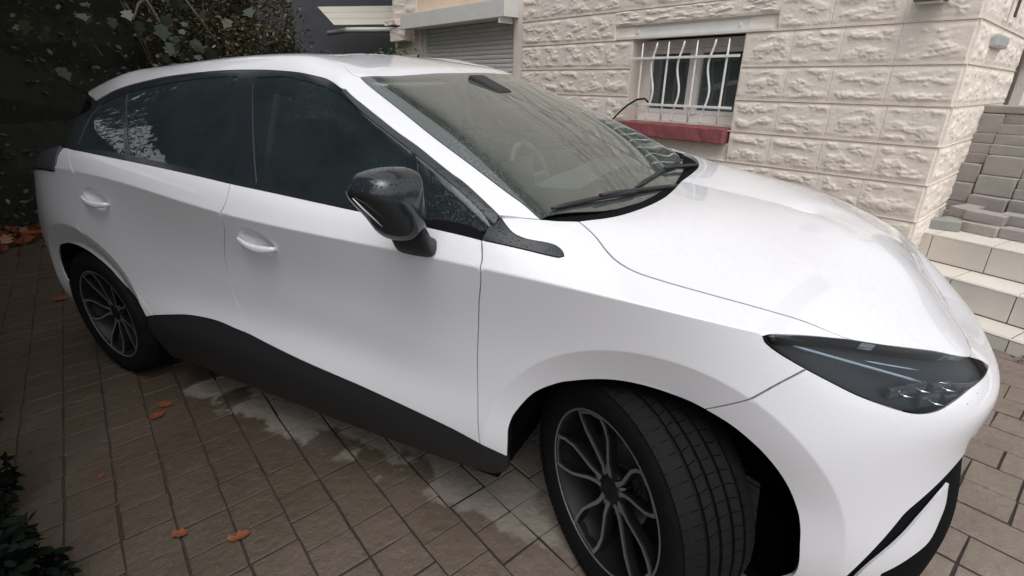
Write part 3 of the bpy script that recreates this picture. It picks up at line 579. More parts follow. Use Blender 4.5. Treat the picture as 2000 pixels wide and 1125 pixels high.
# ---- wheels
WHEEL_ME = {}
def wheel_meshes():
    W = .235; Rr = .334
    # tyre body: y from -W/2 (outer) to +W/2
    bm = bmesh.new()
    prof = [(.228,-.100),(.236,-.106),(.262,-.1155),(.292,-.1165),(.312,-.1100),(.3235,-.1000),(.3260,-.0880)]
    gro = [-.058,-.020,.020,.058]; nbk = 66
    yy = -.088
    for g in gro:
        prof += [(.3262,g-.0045),(.3180,g-.0035),(.3180,g+.0035),(.3262,g+.0045)]
    prof += [(.3260,.0880),(.3235,.1000),(.312,.1100),(.292,.1165),(.262,.1155),(.236,.106),(.228,.100)]
    lathe(bm, prof, 72)
    bmesh.ops.recalc_face_normals(bm, faces=bm.faces)
    bm.faces.ensure_lookup_table()
    # tread blocks
    def block(y0, y1, a0, a1, r0, r1, skew=0.0):
        vs = []
        for r in (r0, r1):
            for (y, s) in ((y0, 0), (y1, skew)):
                for a in (a0+s, a1+s):
                    rr = r-(.004 if abs(y) > .095 and r == r1 else 0)-(.010 if abs(y) > .108 and r == r1 else 0)
                    vs.append(bm.verts.new((rr*math.cos(a), y, rr*math.sin(a))))
        q = vs
        for f in ((4,5,7,6),(0,2,3,1),(0,1,5,4),(2,6,7,3),(0,4,6,2),(1,3,7,5)):
            bm.faces.new([q[i] for i in f])
    nb = 66; da = 2*math.pi/nb
    for i in range(nb):
        a = i*da
        block(-.112,-.064, a+.003, a+da-.003, .318, .3335, .012)
        block(.064,.112, a+.003, a+da-.003, .318, .3335, -.012)
        block(-.052,-.0255, a+.005, a+da-.003, .318, .3345, .018)
        block(-.0145,.0145, a+.003, a+da-.003, .318, .335, .0)
        block(.0255,.052, a+.003, a+da-.005, .318, .3345, -.018)
    WHEEL_ME['tyre'] = bm
    # rim barrel + lip
    bm = bmesh.new()
    lathe(bm, [(.238,-.103),(.233,-.106),(.228,-.103),(.222,-.090),(.215,-.05),(.200,.02),(.205,.08),(.228,.10),(.232,.10),(.215,.075),(.212,.02),(.224,-.05),(.232,-.09)], 72)
    bmesh.ops.recalc_face_normals(bm, faces=bm.faces); WHEEL_ME['rim'] = bm
    bm = bmesh.new(); lathe(bm, [(.2385,-.1035),(.2345,-.1068),(.2300,-.1060),(.2295,-.1040),(.2340,-.1035)], 96)
    bmesh.ops.recalc_face_normals(bm, faces=bm.faces); WHEEL_ME['lip'] = bm
    # one looped spoke: two arms parting at the hub and closing towards the rim
    bm = bmesh.new()
    def arm(pts, w, mi_face=1):
        # pts: (angle deg, radius, y of the face); arm is a bevelled bar
        P = [Vector((r*math.sin(R(a)), y, r*math.cos(R(a)))) for a, r, y in pts]
        secs = []
        for i, p in enumerate(P):
            t = (P[min(i+1,len(P)-1)]-P[max(i-1,0)]).normalized(); s = t.cross(Vector((0,-1,0))).normalized(); ww = w[i]
            dep = .030
            secs.append([bm.verts.new(p+s*(-ww)+Vector((0,.004,0))), bm.verts.new(p+s*(-ww*.62)), bm.verts.new(p+s*(ww*.62)), bm.verts.new(p+s*ww+Vector((0,.004,0))), bm.verts.new(p+s*(ww*.55)+Vector((0,dep,0))), bm.verts.new(p+s*(-ww*.55)+Vector((0,dep,0)))])
        for A_, B_ in zip(secs, secs[1:]):
            for i in range(6):
                f = bm.faces.new((A_[i], A_[(i+1)%6], B_[(i+1)%6], B_[i])); f.material_index = 1 if i == 1 else 0
        bm.faces.new(secs[0][::-1]); bm.faces.new(secs[-1])
    for sg in (-1, 1):
        arm([(sg*18,.040,-.072),(sg*13,.065,-.074),(sg*13,.090,-.078),(sg*16,.125,-.083),(sg*17.5,.165,-.089),(sg*15.5,.200,-.096),(sg*12.5,.228,-.103)], [.012,.0095,.0085,.0078,.0075,.0080,.0095])
    arm([(-13.5,.224,-.1015),(0,.2245,-.1015),(13.5,.224,-.1015)], [.0060,.0050,.0060])
    # small wing between the arms near the hub
    arm([(0,.035,-.070),(0,.058,-.072),(0,.074,-.068)], [.012,.008,.003])
    bmesh.ops.recalc_face_normals(bm, faces=bm.faces); WHEEL_ME['spoke'] = bm
    bm = bmesh.new(); lathe(bm, [(.001,-.0780),(.026,-.0775),(.032,-.0740),(.050,-.0700),(.056,-.060),(.054,-.03),(.001,-.03)], 40)
    for i in range(5):
        a = R(36+72*i); c = Vector((.047*math.sin(a), -.066, .047*math.cos(a)))
        r = bmesh.ops.create_cone(bm, cap_ends=True, segments=6, radius1=.0085, radius2=.0085, depth=.012)
        bmesh.ops.transform(bm, matrix=Matrix.Translation(c) @ Matrix.Rotation(R(90), 4, 'X'), verts=r['verts'])
    bmesh.ops.recalc_face_normals(bm, faces=bm.faces); WHEEL_ME['hub'] = bm
    bm = bmesh.new(); lathe(bm, [(.055,-.012),(.150,-.012),(.152,-.006),(.152,.014),(.055,.014)], 64); bmesh.ops.recalc_face_normals(bm, faces=bm.faces); WHEEL_ME['disc'] = bm
    bm = bmesh.new()
    for k in range(5):
        a = R(-30+15*k)
        add_box(bm, (.138*math.cos(a), -.005, .138*math.sin(a)), (.055,.06,.040), Matrix.Rotation(-a, 3, 'Y'), .006)
    WHEEL_ME['caliper'] = bm
wheel_meshes()
WM = {}
for k_, b_ in WHEEL_ME.items():
    me = bpy.data.meshes.new('wheel_'+k_); b_.to_mesh(me); b_.free(); WM[k_] = me
for k_, ms in dict(tyre=[RUBBER], rim=[RIMDARK], lip=[RIMGREY], spoke=[RIMDARK, RIMGREY], hub=[RIMDARK], disc=[STEEL], caliper=[INNER]).items():
    for m_ in ms: WM[k_].materials.append(m_)
def make_wheel(loc, steer, spin, left=False, camber=0):
    w = empty('wheel', loc, parent=car)
    rot = Matrix.Rotation(steer, 4, 'Z') @ Matrix.Rotation(camber, 4, 'X')
    if left: rot = rot @ Matrix.Rotation(math.pi, 4, 'Z')
    w.matrix_local = Matrix.Translation(loc) @ rot
    for nm, k_ in (('tyre','tyre'), ('rim','rim'), ('rim_lip','lip'), ('hub','hub'), ('brake_disc','disc'), ('brake_caliper','caliper')):
        o = link(bpy.data.objects.new(nm, WM[k_]), w)
        if k_ in ('tyre','hub'): o.rotation_euler = (0, spin, 0)
    for i in range(5):
        o = link(bpy.data.objects.new('spoke', WM['spoke']), w); o.rotation_euler = (0, spin+2*math.pi*i/5, 0)
    return w
ST = R(34.6)
nrm = Vector((-math.sin(ST), -math.cos(ST), 0))
make_wheel(Vector((-.104,-.870,.334))-nrm*.105, -ST, R(50), camber=R(-3))
make_wheel(Vector((.09,.70,.334)), -ST, R(20), left=True)
make_wheel(Vector((-2.705,-.762,.334)), 0, R(-22))
make_wheel(Vector((-2.705,.762,.334)), 0, R(10), left=True)

# ---- door handles: a bowed grip standing over the bowl in the door skin
def body_pt(x, z, off=0):
    a, b = find_ab(body, x, z); p = body(a, b)[0]; n_ = body.normal(a, b)[0]; return Vector(p)+Vector(n_)*off
def make_handle(x, z, sy, parent):
    bm = bmesh.new(); secs = []
    y0 = abs(body_pt(x+.12, z-.013).y); y1 = abs(body_pt(x-.12, z+.013).y)
    n_ = 22
    for i in range(n_+1):
        t = i/n_; X = x+.092-.184*t; Z = z-.0105+.021*t-.012*math.sin(math.pi*t)
        yb = y0+(y1-y0)*t; lift = .002+.024*math.sin(math.pi*t)**.55
        hh = .0055+.0085*min(1, 4*t, 5*(1-t))**.6
        if t > .8: hh *= 1-.55*((t-.8)/.2)
        ring = []
        for k in range(12):
            a = 2*math.pi*k/12; ring.append(bm.verts.new((X, sy*(yb+lift+.0065*math.cos(a)), Z+hh*math.sin(a))))
        secs.append(ring)
    for A_, B_ in zip(secs, secs[1:]):
        for k in range(12): bm.faces.new((A_[k], A_[(k+1)%12], B_[(k+1)%12], B_[k])).smooth = True
    bm.faces.new(secs[0]); bm.faces.new(secs[-1][::-1]); bmesh.ops.recalc_face_normals(bm, faces=bm.faces)
    return bm_obj('handle', bm, PAINT, parent)
for (hx, hz), ds in zip(HANDLES, (fdoor, rdoor)):
    make_handle(hx, hz, -1, ds[0]); make_handle(hx, hz, 1, ds[1])

# ---- door mirrors
def make_mirror(sy):
    root = empty('door_mirror', parent=car)
    bm = bmesh.new(); secs = []
    # outline seen from the front (half width, height), grown into a domed shell
    ol = [(1.082,1.160),(1.078,1.182),(1.062,1.200),(1.035,1.209),(1.000,1.212),(.960,1.209),(.935,1.204),(.926,1.190),(.920,1.140),(.915,1.090),(.914,1.045),(.928,1.026),(.960,1.020),(.995,1.042),(1.030,1.090),(1.064,1.132)]
    n0 = len(ol); dense = []
    for i in range(n0):
        p0, p1, p2, p3 = [np.array(ol[(i+q)%n0]) for q in (-1,0,1,2)]
        for t in (0, .25, .5, .75): dense.append(.5*((2*p1)+(p2-p0)*t+(2*p0-5*p1+4*p2-p3)*t*t+(3*p1-p0-3*p2+p3)*t**3))
    cyz = np.array((.990,1.128))
    for x, s_ in ((-.668,.90),(-.666,.95),(-.655,.99),(-.635,1.0),(-.612,.98),(-.592,.93),(-.576,.85),(-.564,.73),(-.555,.55),(-.550,.28),(-.549,.04)):
        ring = []
        for q in dense:
            d = cyz+(q-cyz)*s_; ring.append(bm.verts.new((x-.30*(d[0]-.93)*.35+.06*(d[1]-1.13), sy*d[0], d[1])))
        secs.append(ring)
    m0 = len(dense)
    for A_, B_ in zip(secs, secs[1:]):
        for k in range(m0): bm.faces.new((A_[k], A_[(k+1)%m0], B_[(k+1)%m0], B_[k])).smooth = True
    bm.faces.new(secs[0]); bm.faces.new(secs[-1][::-1]); bmesh.ops.recalc_face_normals(bm, faces=bm.faces)
    bm_obj('mirror_housing', bm, GLOSS, root)
    box('mirror_glass', (-.672, sy*.985, 1.150), (.004,.085,.065), CHROME, root, bevel=.0015)
    # foot on the door shoulder and neck
    bm = bmesh.new()
    ringsf = []
    for (y, x, z, rx, rz) in ((.860,-.655,.980,.066,.028),(.885,-.650,.985,.068,.032),(.912,-.640,1.003,.066,.036),(.935,-.630,1.030,.062,.040),(.955,-.622,1.065,.056,.040)):
        ringsf.append([bm.verts.new((x+rx*math.copysign(abs(math.cos(a))**.5, math.cos(a)), sy*y, z+rz*math.copysign(abs(math.sin(a))**.6, math.sin(a)))) for a in [2*math.pi*k/16 for k in range(16)]])
    for A_, B_ in zip(ringsf, ringsf[1:]):
        for k in range(16): bm.faces.new((A_[k], A_[(k+1)%16], B_[(k+1)%16], B_[k])).smooth = True
    bm.faces.new(ringsf[0]); bm.faces.new(ringsf[-1]); bmesh.ops.recalc_face_normals(bm, faces=bm.faces)
    bm_obj('mirror_foot', bm, PLASTIC, root)
    tube('turn_signal', [(-.655, sy*1.084, 1.155), (-.640, sy*1.070, 1.128), (-.632, sy*1.052, 1.104), (-.625, sy*1.032, 1.078)], [.001,.0024,.002,.001], simple('mirror_signal_white', (.6,.6,.6), .2, coat=1), root)
make_mirror(-1)
make_mirror(1)
fm = [o for o in car.children if o.name.startswith('door_mirror')][-1]
fm['label'] = 'far side mirror, folded in'
pv = Vector((-.64,.905,0)); fm.matrix_local = Matrix.Translation(pv) @ Matrix.Rotation(R(74), 4, 'Z') @ Matrix.Translation(-pv) @ Matrix.Translation((0,-.02,-.04))

# ---- headlights
LENS = panel('headlight', body, 'headlight', GLASS_LAMP, car, offset=.0015, inset=.0015, depth=.004, step=.016)
lamp_c = [Vector(body(a, b)[0]) for a, b in OUT['headlight']]
DARKLAMP = simple('dark_lamp_bowl', (.010,.011,.014), .45)
for sy, lens in ((-1, LENS[0]), (1, LENS[1])):
    v, f, n = panel_geo(body, OUT['headlight'], offset=-.03, inset=.001, step=.03, depth=-.029)
    if sy > 0: v, f, n = mirrored(v, f, n)
    mesh_obj('lamp_bowl', v, f, DARKLAMP, lens, True, n)
    def lp(t, s, off):      # t along the lamp 0 tip .. 1 nose, s 0 bottom .. 1 top
        a0, b0 = OUT['headlight'][0]; a1, b1 = OUT['headlight'][8]
        a = a0+(a1-a0)*t; bt = b0+(b1-b0)*t; w = .015+.11*min(1, t*1.6)*(1 if t < .8 else (1.0-t)/.2*.6+.4)
        b = bt-w*(1-s); p = body(a, b)[0]; n_ = body.normal(a, b)[0]; q = Vector(p)+Vector(n_)*off
        return Vector((q.x, -sy*q.y*-1 if sy < 0 else -q.y, q.z)) if sy > 0 else q
    GUIDE = simple('light_guide', (.42,.46,.50), .2, coat=1)
    tube('light_blade', [lp(.10+.42*i/10, .86-.22*(i/10)**1.3, -.006) for i in range(11)], [.001]+[.0030]*9+[.001], GUIDE, lens)
    tube('light_blade', [lp(.52-.16*i/5, .62+.13*i/5, -.009) for i in range(6)], [.0018]*6, CHROME, lens)
    for t_, s_ in ((.42,.20),(.53,.22),(.65,.34),(.50,.48),(.62,.62),(.74,.55)):
        c_ = lp(t_, s_, -.017); bm = bmesh.new(); rz_ = Matrix.Rotation(R(40*(-sy)), 3, 'Z')
        add_box(bm, c_, (.050,.010,.026), rz_, .003); bm_obj('projector', bm, simple('lamp_bezel', (.05,.055,.065), .2, coat=1), lens)
        q_ = lp(t_+.012, s_-.06, -.007)
        tube('reflector', [q_+Vector((-.012,0,.001)), q_+Vector((-.002,0,-.002)), q_+Vector((.012,0,-.001))], [.0012,.0032,.0012], CHROME, lens)
        tube('reflector', [q_+Vector((-.014,.0,.010)), q_+Vector((-.013,0,.001))], [.0012,.0022], CHROME, lens)
    tube('chrome_edge', [lp(.60+.27*i/6, .70-.05*i/6, -.005) for i in range(7)], [.0006]+[.0016]*5+[.0006], CHROME, lens)
    tube('chrome_edge', [lp(.34+.20*i/5, .94-.02*i/5, -.004) for i in range(6)], [.0006]+[.0018]*4+[.0006], GUIDE, lens)
# ---- roof spoiler tip, cowl and wipers
def gpt(a, b, off=0):
    p = green(a, b)[0]; n_ = green.normal(a, b)[0]; return Vector(p)+Vector(n_)*off
def wiper(p0, p1, pivot):
    root = empty('wiper', parent=car)
    P0, P1, Pv = Vector(p0), Vector(p1), Vector(pivot)
    up_ = Vector((.42,0,.9))
    tube('wiper_blade', [P0.lerp(P1, i/8)+up_*(.010+.004*math.sin(math.pi*i/8)) for i in range(9)], [.004]+[.0075]*7+[.004], PLASTIC, root)
    m_ = P0.lerp(P1, .5)+up_*.024
    tube('wiper_arm', [Pv+up_*.008, Pv.lerp(m_, .25)+up_*.012, Pv.lerp(m_, .8)+up_*.006, m_], [.012,.009,.007,.006], PLASTIC, root)
wiper((-.338,-.695,1.066), (-.212,-.32,1.048), (-.135,.02,1.006))
wiper((-.228,-.27,1.052), (-.205,.36,1.052), (-.150,.48,1.010))
# black plastic cowl between glass and hood
CW = []
for (x0, y0, z0), (x1, y1, z1) in [((-.345,-.735,1.045),(-.335,-.74,1.043)),((-.30,-.62,1.041),(-.262,-.60,1.030)),((-.245,-.48,1.033),(-.19,-.45,1.018)),((-.20,-.30,1.024),(-.140,-.28,1.008)),((-.172,-.12,1.018),(-.112,-.12,1.000)),((-.165,0,1.016),(-.105,0,.998))]:
    CW.append(((x0,y0,z0-.006),(x1,y1,z1-.012)))
full = CW+[((a[0],-a[1],a[2]),(b[0],-b[1],b[2])) for a, b in CW[-2::-1]]
vv = [p for pr in full for p in pr]; ff = [(2*i,2*i+1,2*i+3,2*i+2) for i in range(len(full)-1)]
mesh_obj('cowl', vv, ff, PLASTIC, car, True)

# ---- cabin
cab = empty('cabin', parent=car)
def slab(name, pts, m_, parent, th=.02):
    bm = bmesh.new(); vs_ = [bm.verts.new(p) for p in pts]; f_ = bm.faces.new(vs_)
    r_ = bmesh.ops.solidify(bm, geom=[f_], thickness=th); bmesh.ops.recalc_face_normals(bm, faces=bm.faces); return bm_obj(name, bm, m_, parent)
bm = bmesh.new()
prof = [(-.20,.960),(-.36,.985),(-.55,1.000),(-.70,.995),(-.76,.965),(-.78,.90),(-.74,.75),(-.66,.55)]
L_ = [[bm.verts.new((x-.10*(1-(y/.72)**2)*0, y, z)) for x, z in prof] for y in np.linspace(-.72,.72,9)]
for A_, B_ in zip(L_, L_[1:]):
    for i in range(len(prof)-1): bm.faces.new((A_[i], A_[i+1], B_[i+1], B_[i])).smooth = True
bmesh.ops.recalc_face_normals(bm, faces=bm.faces); bm_obj('dashboard', bm, DASH, cab)
box('centre_screen', (-.80,-.02,1.02), (.02,.30,.13), GLOSS, cab, bevel=.006)
box('instrument_screen', (-.74,.38,1.03), (.02,.22,.09), GLOSS, cab, bevel=.006)
bm = bmesh.new()
ringpts = [Vector((-.93+.02*math.sin(2*math.pi*k/32)*3.0*0-.055*math.sin(2*math.pi*k/32), .38+.175*math.cos(2*math.pi*k/32), .93+.165*math.sin(2*math.pi*k/32))) for k in range(33)]
add_tube(bm, ringpts, .015, 8, cap=False); add_box(bm, (-.93,.38,.92), (.04,.30,.05), None, .01); add_box(bm, (-.93,.38,.86), (.04,.05,.12), None, .01)
bm_obj('steering_wheel', bm, DASH, cab)
def seat(x, y):
    s_ = empty('seat', (x, y, 0), parent=cab)
    box('seat_cushion', (.10,0,.46), (.52,.50,.16), CABIN, s_, bevel=.05, smooth=True)
    b_ = box('backrest', (-.22,0,.78), (.15,.48,.62), CABIN, s_, rot=Matrix.Rotation(R(-16), 3, 'Y'), bevel=.05, smooth=True)
    box('headrest', (-.335,0,1.16), (.10,.26,.19), CABIN, s_, rot=Matrix.Rotation(R(-12), 3, 'Y'), bevel=.035, smooth=True)
seat(-1.20,.38); seat(-1.20,-.38)
box('rear_bench', (-2.05,0,.50), (.50,1.25,.16), CABIN, cab, bevel=.04)
box('rear_backrest', (-2.38,0,.80), (.14,1.25,.56), CABIN, cab, rot=Matrix.Rotation(R(-20), 3, 'Y'), bevel=.04)
box('cabin_floor', (-1.55,0,.30), (1.9,1.3,.06), CABIN, cab)
for sy in (-1, 1):
    # door cards and pillars
    slab('door_card', [(-.50,sy*.78,.35),(-2.3,sy*.78,.35),(-2.3,sy*.785,1.07),(-.50,sy*.785,.985)], CABIN, cab, .03)
    slab('centre_pillar', [(-1.50,sy*.79,.35),(-1.62,sy*.79,.35),(-1.60,sy*.57,1.42),(-1.50,sy*.57,1.42)], HEADLINER, cab, .03)
    tube('pillar_reflection', [(-1.46,sy*.60,1.36),(-1.455,sy*.70,1.14),(-1.44,sy*.755,.90)], .012, simple('pale_reflection_strip', (.35,.40,.38), .8), cab)  # pale strip added to imitate the reflection at the centre pillar
# headliner following the roof
A, B = np.meshgrid(np.linspace(green.a[2], green.a[-1], 40), np.linspace(.60, 1.12, 14), indexing='ij')
P = green(A.ravel(), B.ravel())-green.normal(A.ravel(), B.ravel())*.045; P[:,1] = np.minimum(P[:,1], 0); nb_ = 14
fs = [(i*nb_+j,(i+1)*nb_+j,(i+1)*nb_+j+1,i*nb_+j+1) for i in range(39) for j in range(nb_-1)]
m2 = P.copy(); m2[:,1] *= -1
mesh_obj('headliner', np.vstack([P, m2]), fs+[tuple(x+len(P) for x in q[::-1]) for q in fs], HEADLINER, cab, True)
box('rear_view_mirror', (-.86,0,1.305), (.03,.22,.065), PLASTIC, cab, bevel=.012)
box('sensor_housing', (-.93,0,1.36), (.16,.11,.05), PLASTIC, cab, rot=Matrix.Rotation(R(25), 3, 'Y'), bevel=.015)
for sy in (-1, 1): box('sun_visor', (-1.10,sy*.34,1.39), (.15,.38,.014), HEADLINER, cab, rot=Matrix.Rotation(R(8), 3, 'Y'), bevel=.005)
# tailgate glass and tail (not seen from here, closes the cabin)
slab('rear_window', [(-3.20,-.60,1.13),(-3.20,.60,1.13),(-3.18,.44,1.36),(-3.18,-.44,1.36)], GLOSS, car, .006)
# ================================================================ ground
GA = R(-21.9)                                   # paver rows run this way
gx_, gy_ = Vector((math.cos(GA), math.sin(GA), 0)), Vector((-math.sin(GA), math.cos(GA), 0))
G0 = Vector((-.758,-.963,0))                    # a joint crossing
def m_soil():
    m, t, b = mat('sand_joint_soil'); p = world_pos(t)
    n = tex(t, 'Noise', 7, p, 6); t.links.new(ramp(t, n.outputs[0], [(.3, (.012,.009,.006)), (.7, (.030,.022,.016))]), b.inputs['Base Color'])
    b.inputs['Roughness'].default_value = .75; bump(t, b, tex(t, 'Noise', 90, p, 5).outputs[0], .5, .01); return m
def m_paver():
    m, t, b = mat('wet_concrete_paver'); p = world_pos(t)
    info = t.nodes.new('ShaderNodeObjectInfo')
    sp = t.nodes.new('ShaderNodeSeparateXYZ'); t.links.new(p, sp.inputs[0])
    big = tex(t, 'Noise', .9, p, 4); mid = tex(t, 'Noise', 9, p, 6, .65); fine = tex(t, 'Noise', 160, p, 5, .7)
    base = ramp(t, info.outputs['Random'], [(0,(.192,.148,.126)),(.35,(.222,.176,.152)),(.7,(.176,.140,.114)),(1,(.228,.192,.150))])
    base = mixc(t, math_n(t, 'MULTIPLY', mid.outputs[0], .5), base, (.090,.070,.056))
    # moss and grime, plus tree shade painted in, towards the hedge on the left
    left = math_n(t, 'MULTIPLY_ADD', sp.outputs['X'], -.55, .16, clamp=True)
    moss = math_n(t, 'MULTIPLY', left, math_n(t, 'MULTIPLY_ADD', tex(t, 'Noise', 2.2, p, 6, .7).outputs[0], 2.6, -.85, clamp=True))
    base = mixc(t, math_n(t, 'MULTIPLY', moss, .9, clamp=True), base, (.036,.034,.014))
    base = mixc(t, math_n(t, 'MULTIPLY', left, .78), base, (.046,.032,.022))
    st_ = math_n(t, 'MULTIPLY_ADD', tex(t, 'Noise', 3.7, p, 7, .72).outputs[0], 3.0, -1.25, clamp=True)
    base = mixc(t, math_n(t, 'MULTIPLY', st_, .55), base, (.070,.052,.040))
    # pale grit
    v = tex(t, 'Voronoi', 42, p); gr = math_n(t, 'LESS_THAN', v.outputs['Distance'], .055)
    base = mixc(t, math_n(t, 'MULTIPLY', gr, .5), base, (.30,.28,.25))
    # dry ground sheltered by the car: the rain edge is wavy and stays when the sun moves
    edge = tex(t, 'Noise', 5.5, p, 5, .6); e2 = tex(t, 'Noise', 26, p, 3)
    e = math_n(t, 'ADD', math_n(t, 'MULTIPLY_ADD', edge.outputs[0], .26, -.13), math_n(t, 'MULTIPLY_ADD', e2.outputs[0], .03, -.015))
    yy = math_n(t, 'ADD', sp.outputs['Y'], e)
    dry = math_n(t, 'MULTIPLY_ADD', yy, 40, 33.4+.5, clamp=True)
    dry = math_n(t, 'MULTIPLY', dry, math_n(t, 'LESS_THAN', sp.outputs['Y'], .95))
    dry = math_n(t, 'MULTIPLY', dry, math_n(t, 'GREATER_THAN', math_n(t, 'ADD', sp.outputs['X'], e), -2.25))
    dry = math_n(t, 'MULTIPLY', dry, math_n(t, 'LESS_THAN', math_n(t, 'ADD', sp.outputs['X'], e), .70))
    pudd = math_n(t, 'MULTIPLY_ADD', tex(t, 'Noise', 3.1, p, 5).outputs[0], 28, -15.6, clamp=True)      # damp that crept back in
    dry = math_n(t, 'MULTIPLY', dry, math_n(t, 'SUBTRACT', 1, math_n(t, 'MULTIPLY', pudd, 1)))
    base = mixc(t, dry, base, mixc(t, .38, base, (.33,.305,.275)))
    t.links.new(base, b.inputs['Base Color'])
    rg = math_n(t, 'MULTIPLY_ADD', mid.outputs[0], .50, .16); rg = math_n(t, 'ADD', rg, math_n(t, 'MULTIPLY', dry, .35), clamp=True)
    t.links.new(rg, b.inputs['Roughness']); b.inputs['Specular IOR Level'].default_value = .45
    c1 = bump(t, None, tex(t, 'Noise', 26, p, 5).outputs[0], .8, .010)
    bump(t, b, fine.outputs[0], .55, .003, chain=c1)
    return m
SOIL, PAVER = m_soil(), m_paver()
ground = mesh_obj('ground', [(-60,-60,-.0045),(60,-60,-.0045),(60,60,-.0045),(-60,60,-.0045)], [(0,1,2,3)], SOIL); tag(ground, kind='structure')
drive = empty('driveway'); tag(drive, kind='structure')
def paver_bm(L, W_, H=.05, seed=0):
    rr = random.Random(seed); bm = bmesh.new(); r = bmesh.ops.create_cube(bm, size=1)
    bmesh.ops.transform(bm, matrix=Matrix.Translation((0,0,-H/2)) @ Matrix.Diagonal((L, W_, H, 1)), verts=r['verts'])
    for v in r['verts']:
        v.co.x += rr.uniform(-.0035,.003); v.co.y += rr.uniform(-.0035,.003)
    top = [e for e in bm.edges if all(v.co.z > -.001 for v in e.verts)]; ver = [e for e in bm.edges if abs(e.verts[0].co.z-e.verts[1].co.z) > .02]
    bmesh.ops.bevel(bm, geom=top+ver, offset=.0022, segments=2, affect='EDGES', profile=.5)
    bmesh.ops.delete(bm, geom=[f for f in bm.faces if f.normal.z < -.9], context='FACES')
    return bm
PM = {}
for Lk, L_ in (('s',.150),('l',.2255)):
    for sd_ in range(6):
        bm = paver_bm(L_-.0065, .1515-.0065, seed=sd_+len(Lk)*17); me = bpy.data.meshes.new('paver'); bm.to_mesh(me); bm.free(); me.materials.append(PAVER)
        me.polygons.foreach_set('use_smooth', [False]*len(me.polygons)); PM[(Lk, sd_)] = me
cells = []
rr = random.Random(11)
for j in range(-60, 75):
    x = -16.0+rr.choice((0,.075,.15))
    while x < 13:
        right = (G0+gx_*x+gy_*(j*.1515)).x > .55
        kind = 's' if rr.random() < (.35 if right else .90) else 'l'
        L_ = .150 if kind == 's' else .2255
        c = G0+gx_*(x+L_/2)+gy_*((j+.5)*.1515); x += L_
        cells.append((c, kind, rr.randrange(6), rr.uniform(-.0012,.0018), rr.uniform(-.007,.007), rr.uniform(-.007,.007), rr.choice((0, math.pi))))
cam_inv = cam.matrix_world.inverted()
def on_screen(c, pad=1.06):
    q = cam_inv @ c
    if q.z > -.1: return None
    x, y = q.x/-q.z*F_PX/1000, q.y/-q.z*F_PX/562.5
    return (abs(x) < pad and abs(y) < pad+.06)
def steps_zone(c): return (c.x-1.0)*.55+(c.y-1.9)*.84 > -.40 and c.x > .8
hedge_x = -6.75
vis, rest = [], []
for cl in cells:
    c = cl[0]
    if c.x < -7.6 or c.x > 5 or c.y > 3.2 or c.y < -4.6: continue
    hidden = (-2.2 < c.x < .65 and -.62 < c.y < 3) or (-3.3 < c.x < -2.2 and -.5 < c.y < 3)
    d = (c-CAM).length
    if on_screen(c) and not hidden and not (c.y > 1.8 and c.x < .9): vis.append((d, cl))
    else: rest.append(cl)
vis.sort(key=lambda q: q[0])
def place(me, cl, nm='paver', parent=drive):
    c, kind, sd_, dz, ax, ay, rz = cl
    o = link(bpy.data.objects.new(nm, me), parent); o.location = (c.x, c.y, dz); o.rotation_euler = (ax, ay, GA+rz); return o
for d, cl in vis[:298]: place(PM[(cl[1], cl[2])], cl)
verts, faces = [], []
src = {}
for k_, me in PM.items():
    src[k_] = (np.array([v.co[:] for v in me.vertices]), [tuple(p.vertices) for p in me.polygons])
for cl in [q[1] for q in vis[298:]]+rest:
    c, kind, sd_, dz, ax, ay, rz = cl; V_, F_ = src[(kind, sd_)]
    ca, sa = math.cos(GA+rz), math.sin(GA+rz); k = len(verts)
    for p in V_: verts.append((c.x+p[0]*ca-p[1]*sa, c.y+p[0]*sa+p[1]*ca, dz+p[2]+p[0]*-ay+p[1]*ax))
    faces += [tuple(i+k for i in f) for f in F_]
pav = mesh_obj('pavers', verts, faces, PAVER, drive); tag(pav, kind='stuff')

# ================================================================ house
def m_wall():
    m, t, b = mat('cream_painted_masonry'); p = world_pos(t)
    n = tex(t, 'Noise', 3.2, p, 6, .65); n2 = tex(t, 'Noise', 55, p, 6, .7); n3 = tex(t, 'Noise', 14, p, 5, .6)
    c = ramp(t, n.outputs[0], [(.25,(.745,.665,.585)),(.75,(.80,.725,.645))])
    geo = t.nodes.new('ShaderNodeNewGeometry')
    crease_ao = ramp(t, geo.outputs['Pointiness'], [(.40,(.80,.76,.71)),(.48,(1,1,1))])  # painted occlusion: creases of the relief darkened in the colour
    c = mixc(t, .8, c, crease_ao, 'MULTIPLY')
    gr = math_n(t, 'MULTIPLY_ADD', n3.outputs[0], 3.2, -1.75, clamp=True); c = mixc(t, math_n(t, 'MULTIPLY', gr, .30), c, (.48,.43,.38))
    t.links.new(c, b.inputs['Base Color']); b.inputs['Roughness'].default_value = .75
    c1 = bump(t, None, n3.outputs[0], .5, .012); bump(t, b, n2.outputs[0], .45, .004, chain=c1); return m
WALL = m_wall()
SMOOTHW = simple('smooth_cream_render', (.77,.69,.61), .8, var=.08, vscale=5, bmp=.15, bscale=50)
PEACH = simple('peach_render', (.72,.56,.42), .85, var=.08, vscale=6, bmp=.2, bscale=60)
GREYPVC = simple('grey_white_pvc', (.70,.69,.66), .4, var=.05, vscale=9)
WHITEPVC = simple('white_pvc_frame', (.80,.78,.75), .35, var=.05, vscale=12)
SLATM = simple('grey_shutter_slat', (.82,.81,.78), .42, var=.05, vscale=6)
REDSILL = simple('dark_red_painted_sill', (.25,.075,.080), .6, var=.16, vscale=14, bmp=.35, bscale=45)
BARM = simple('white_painted_iron', (.76,.75,.73), .45, var=.1, vscale=40)
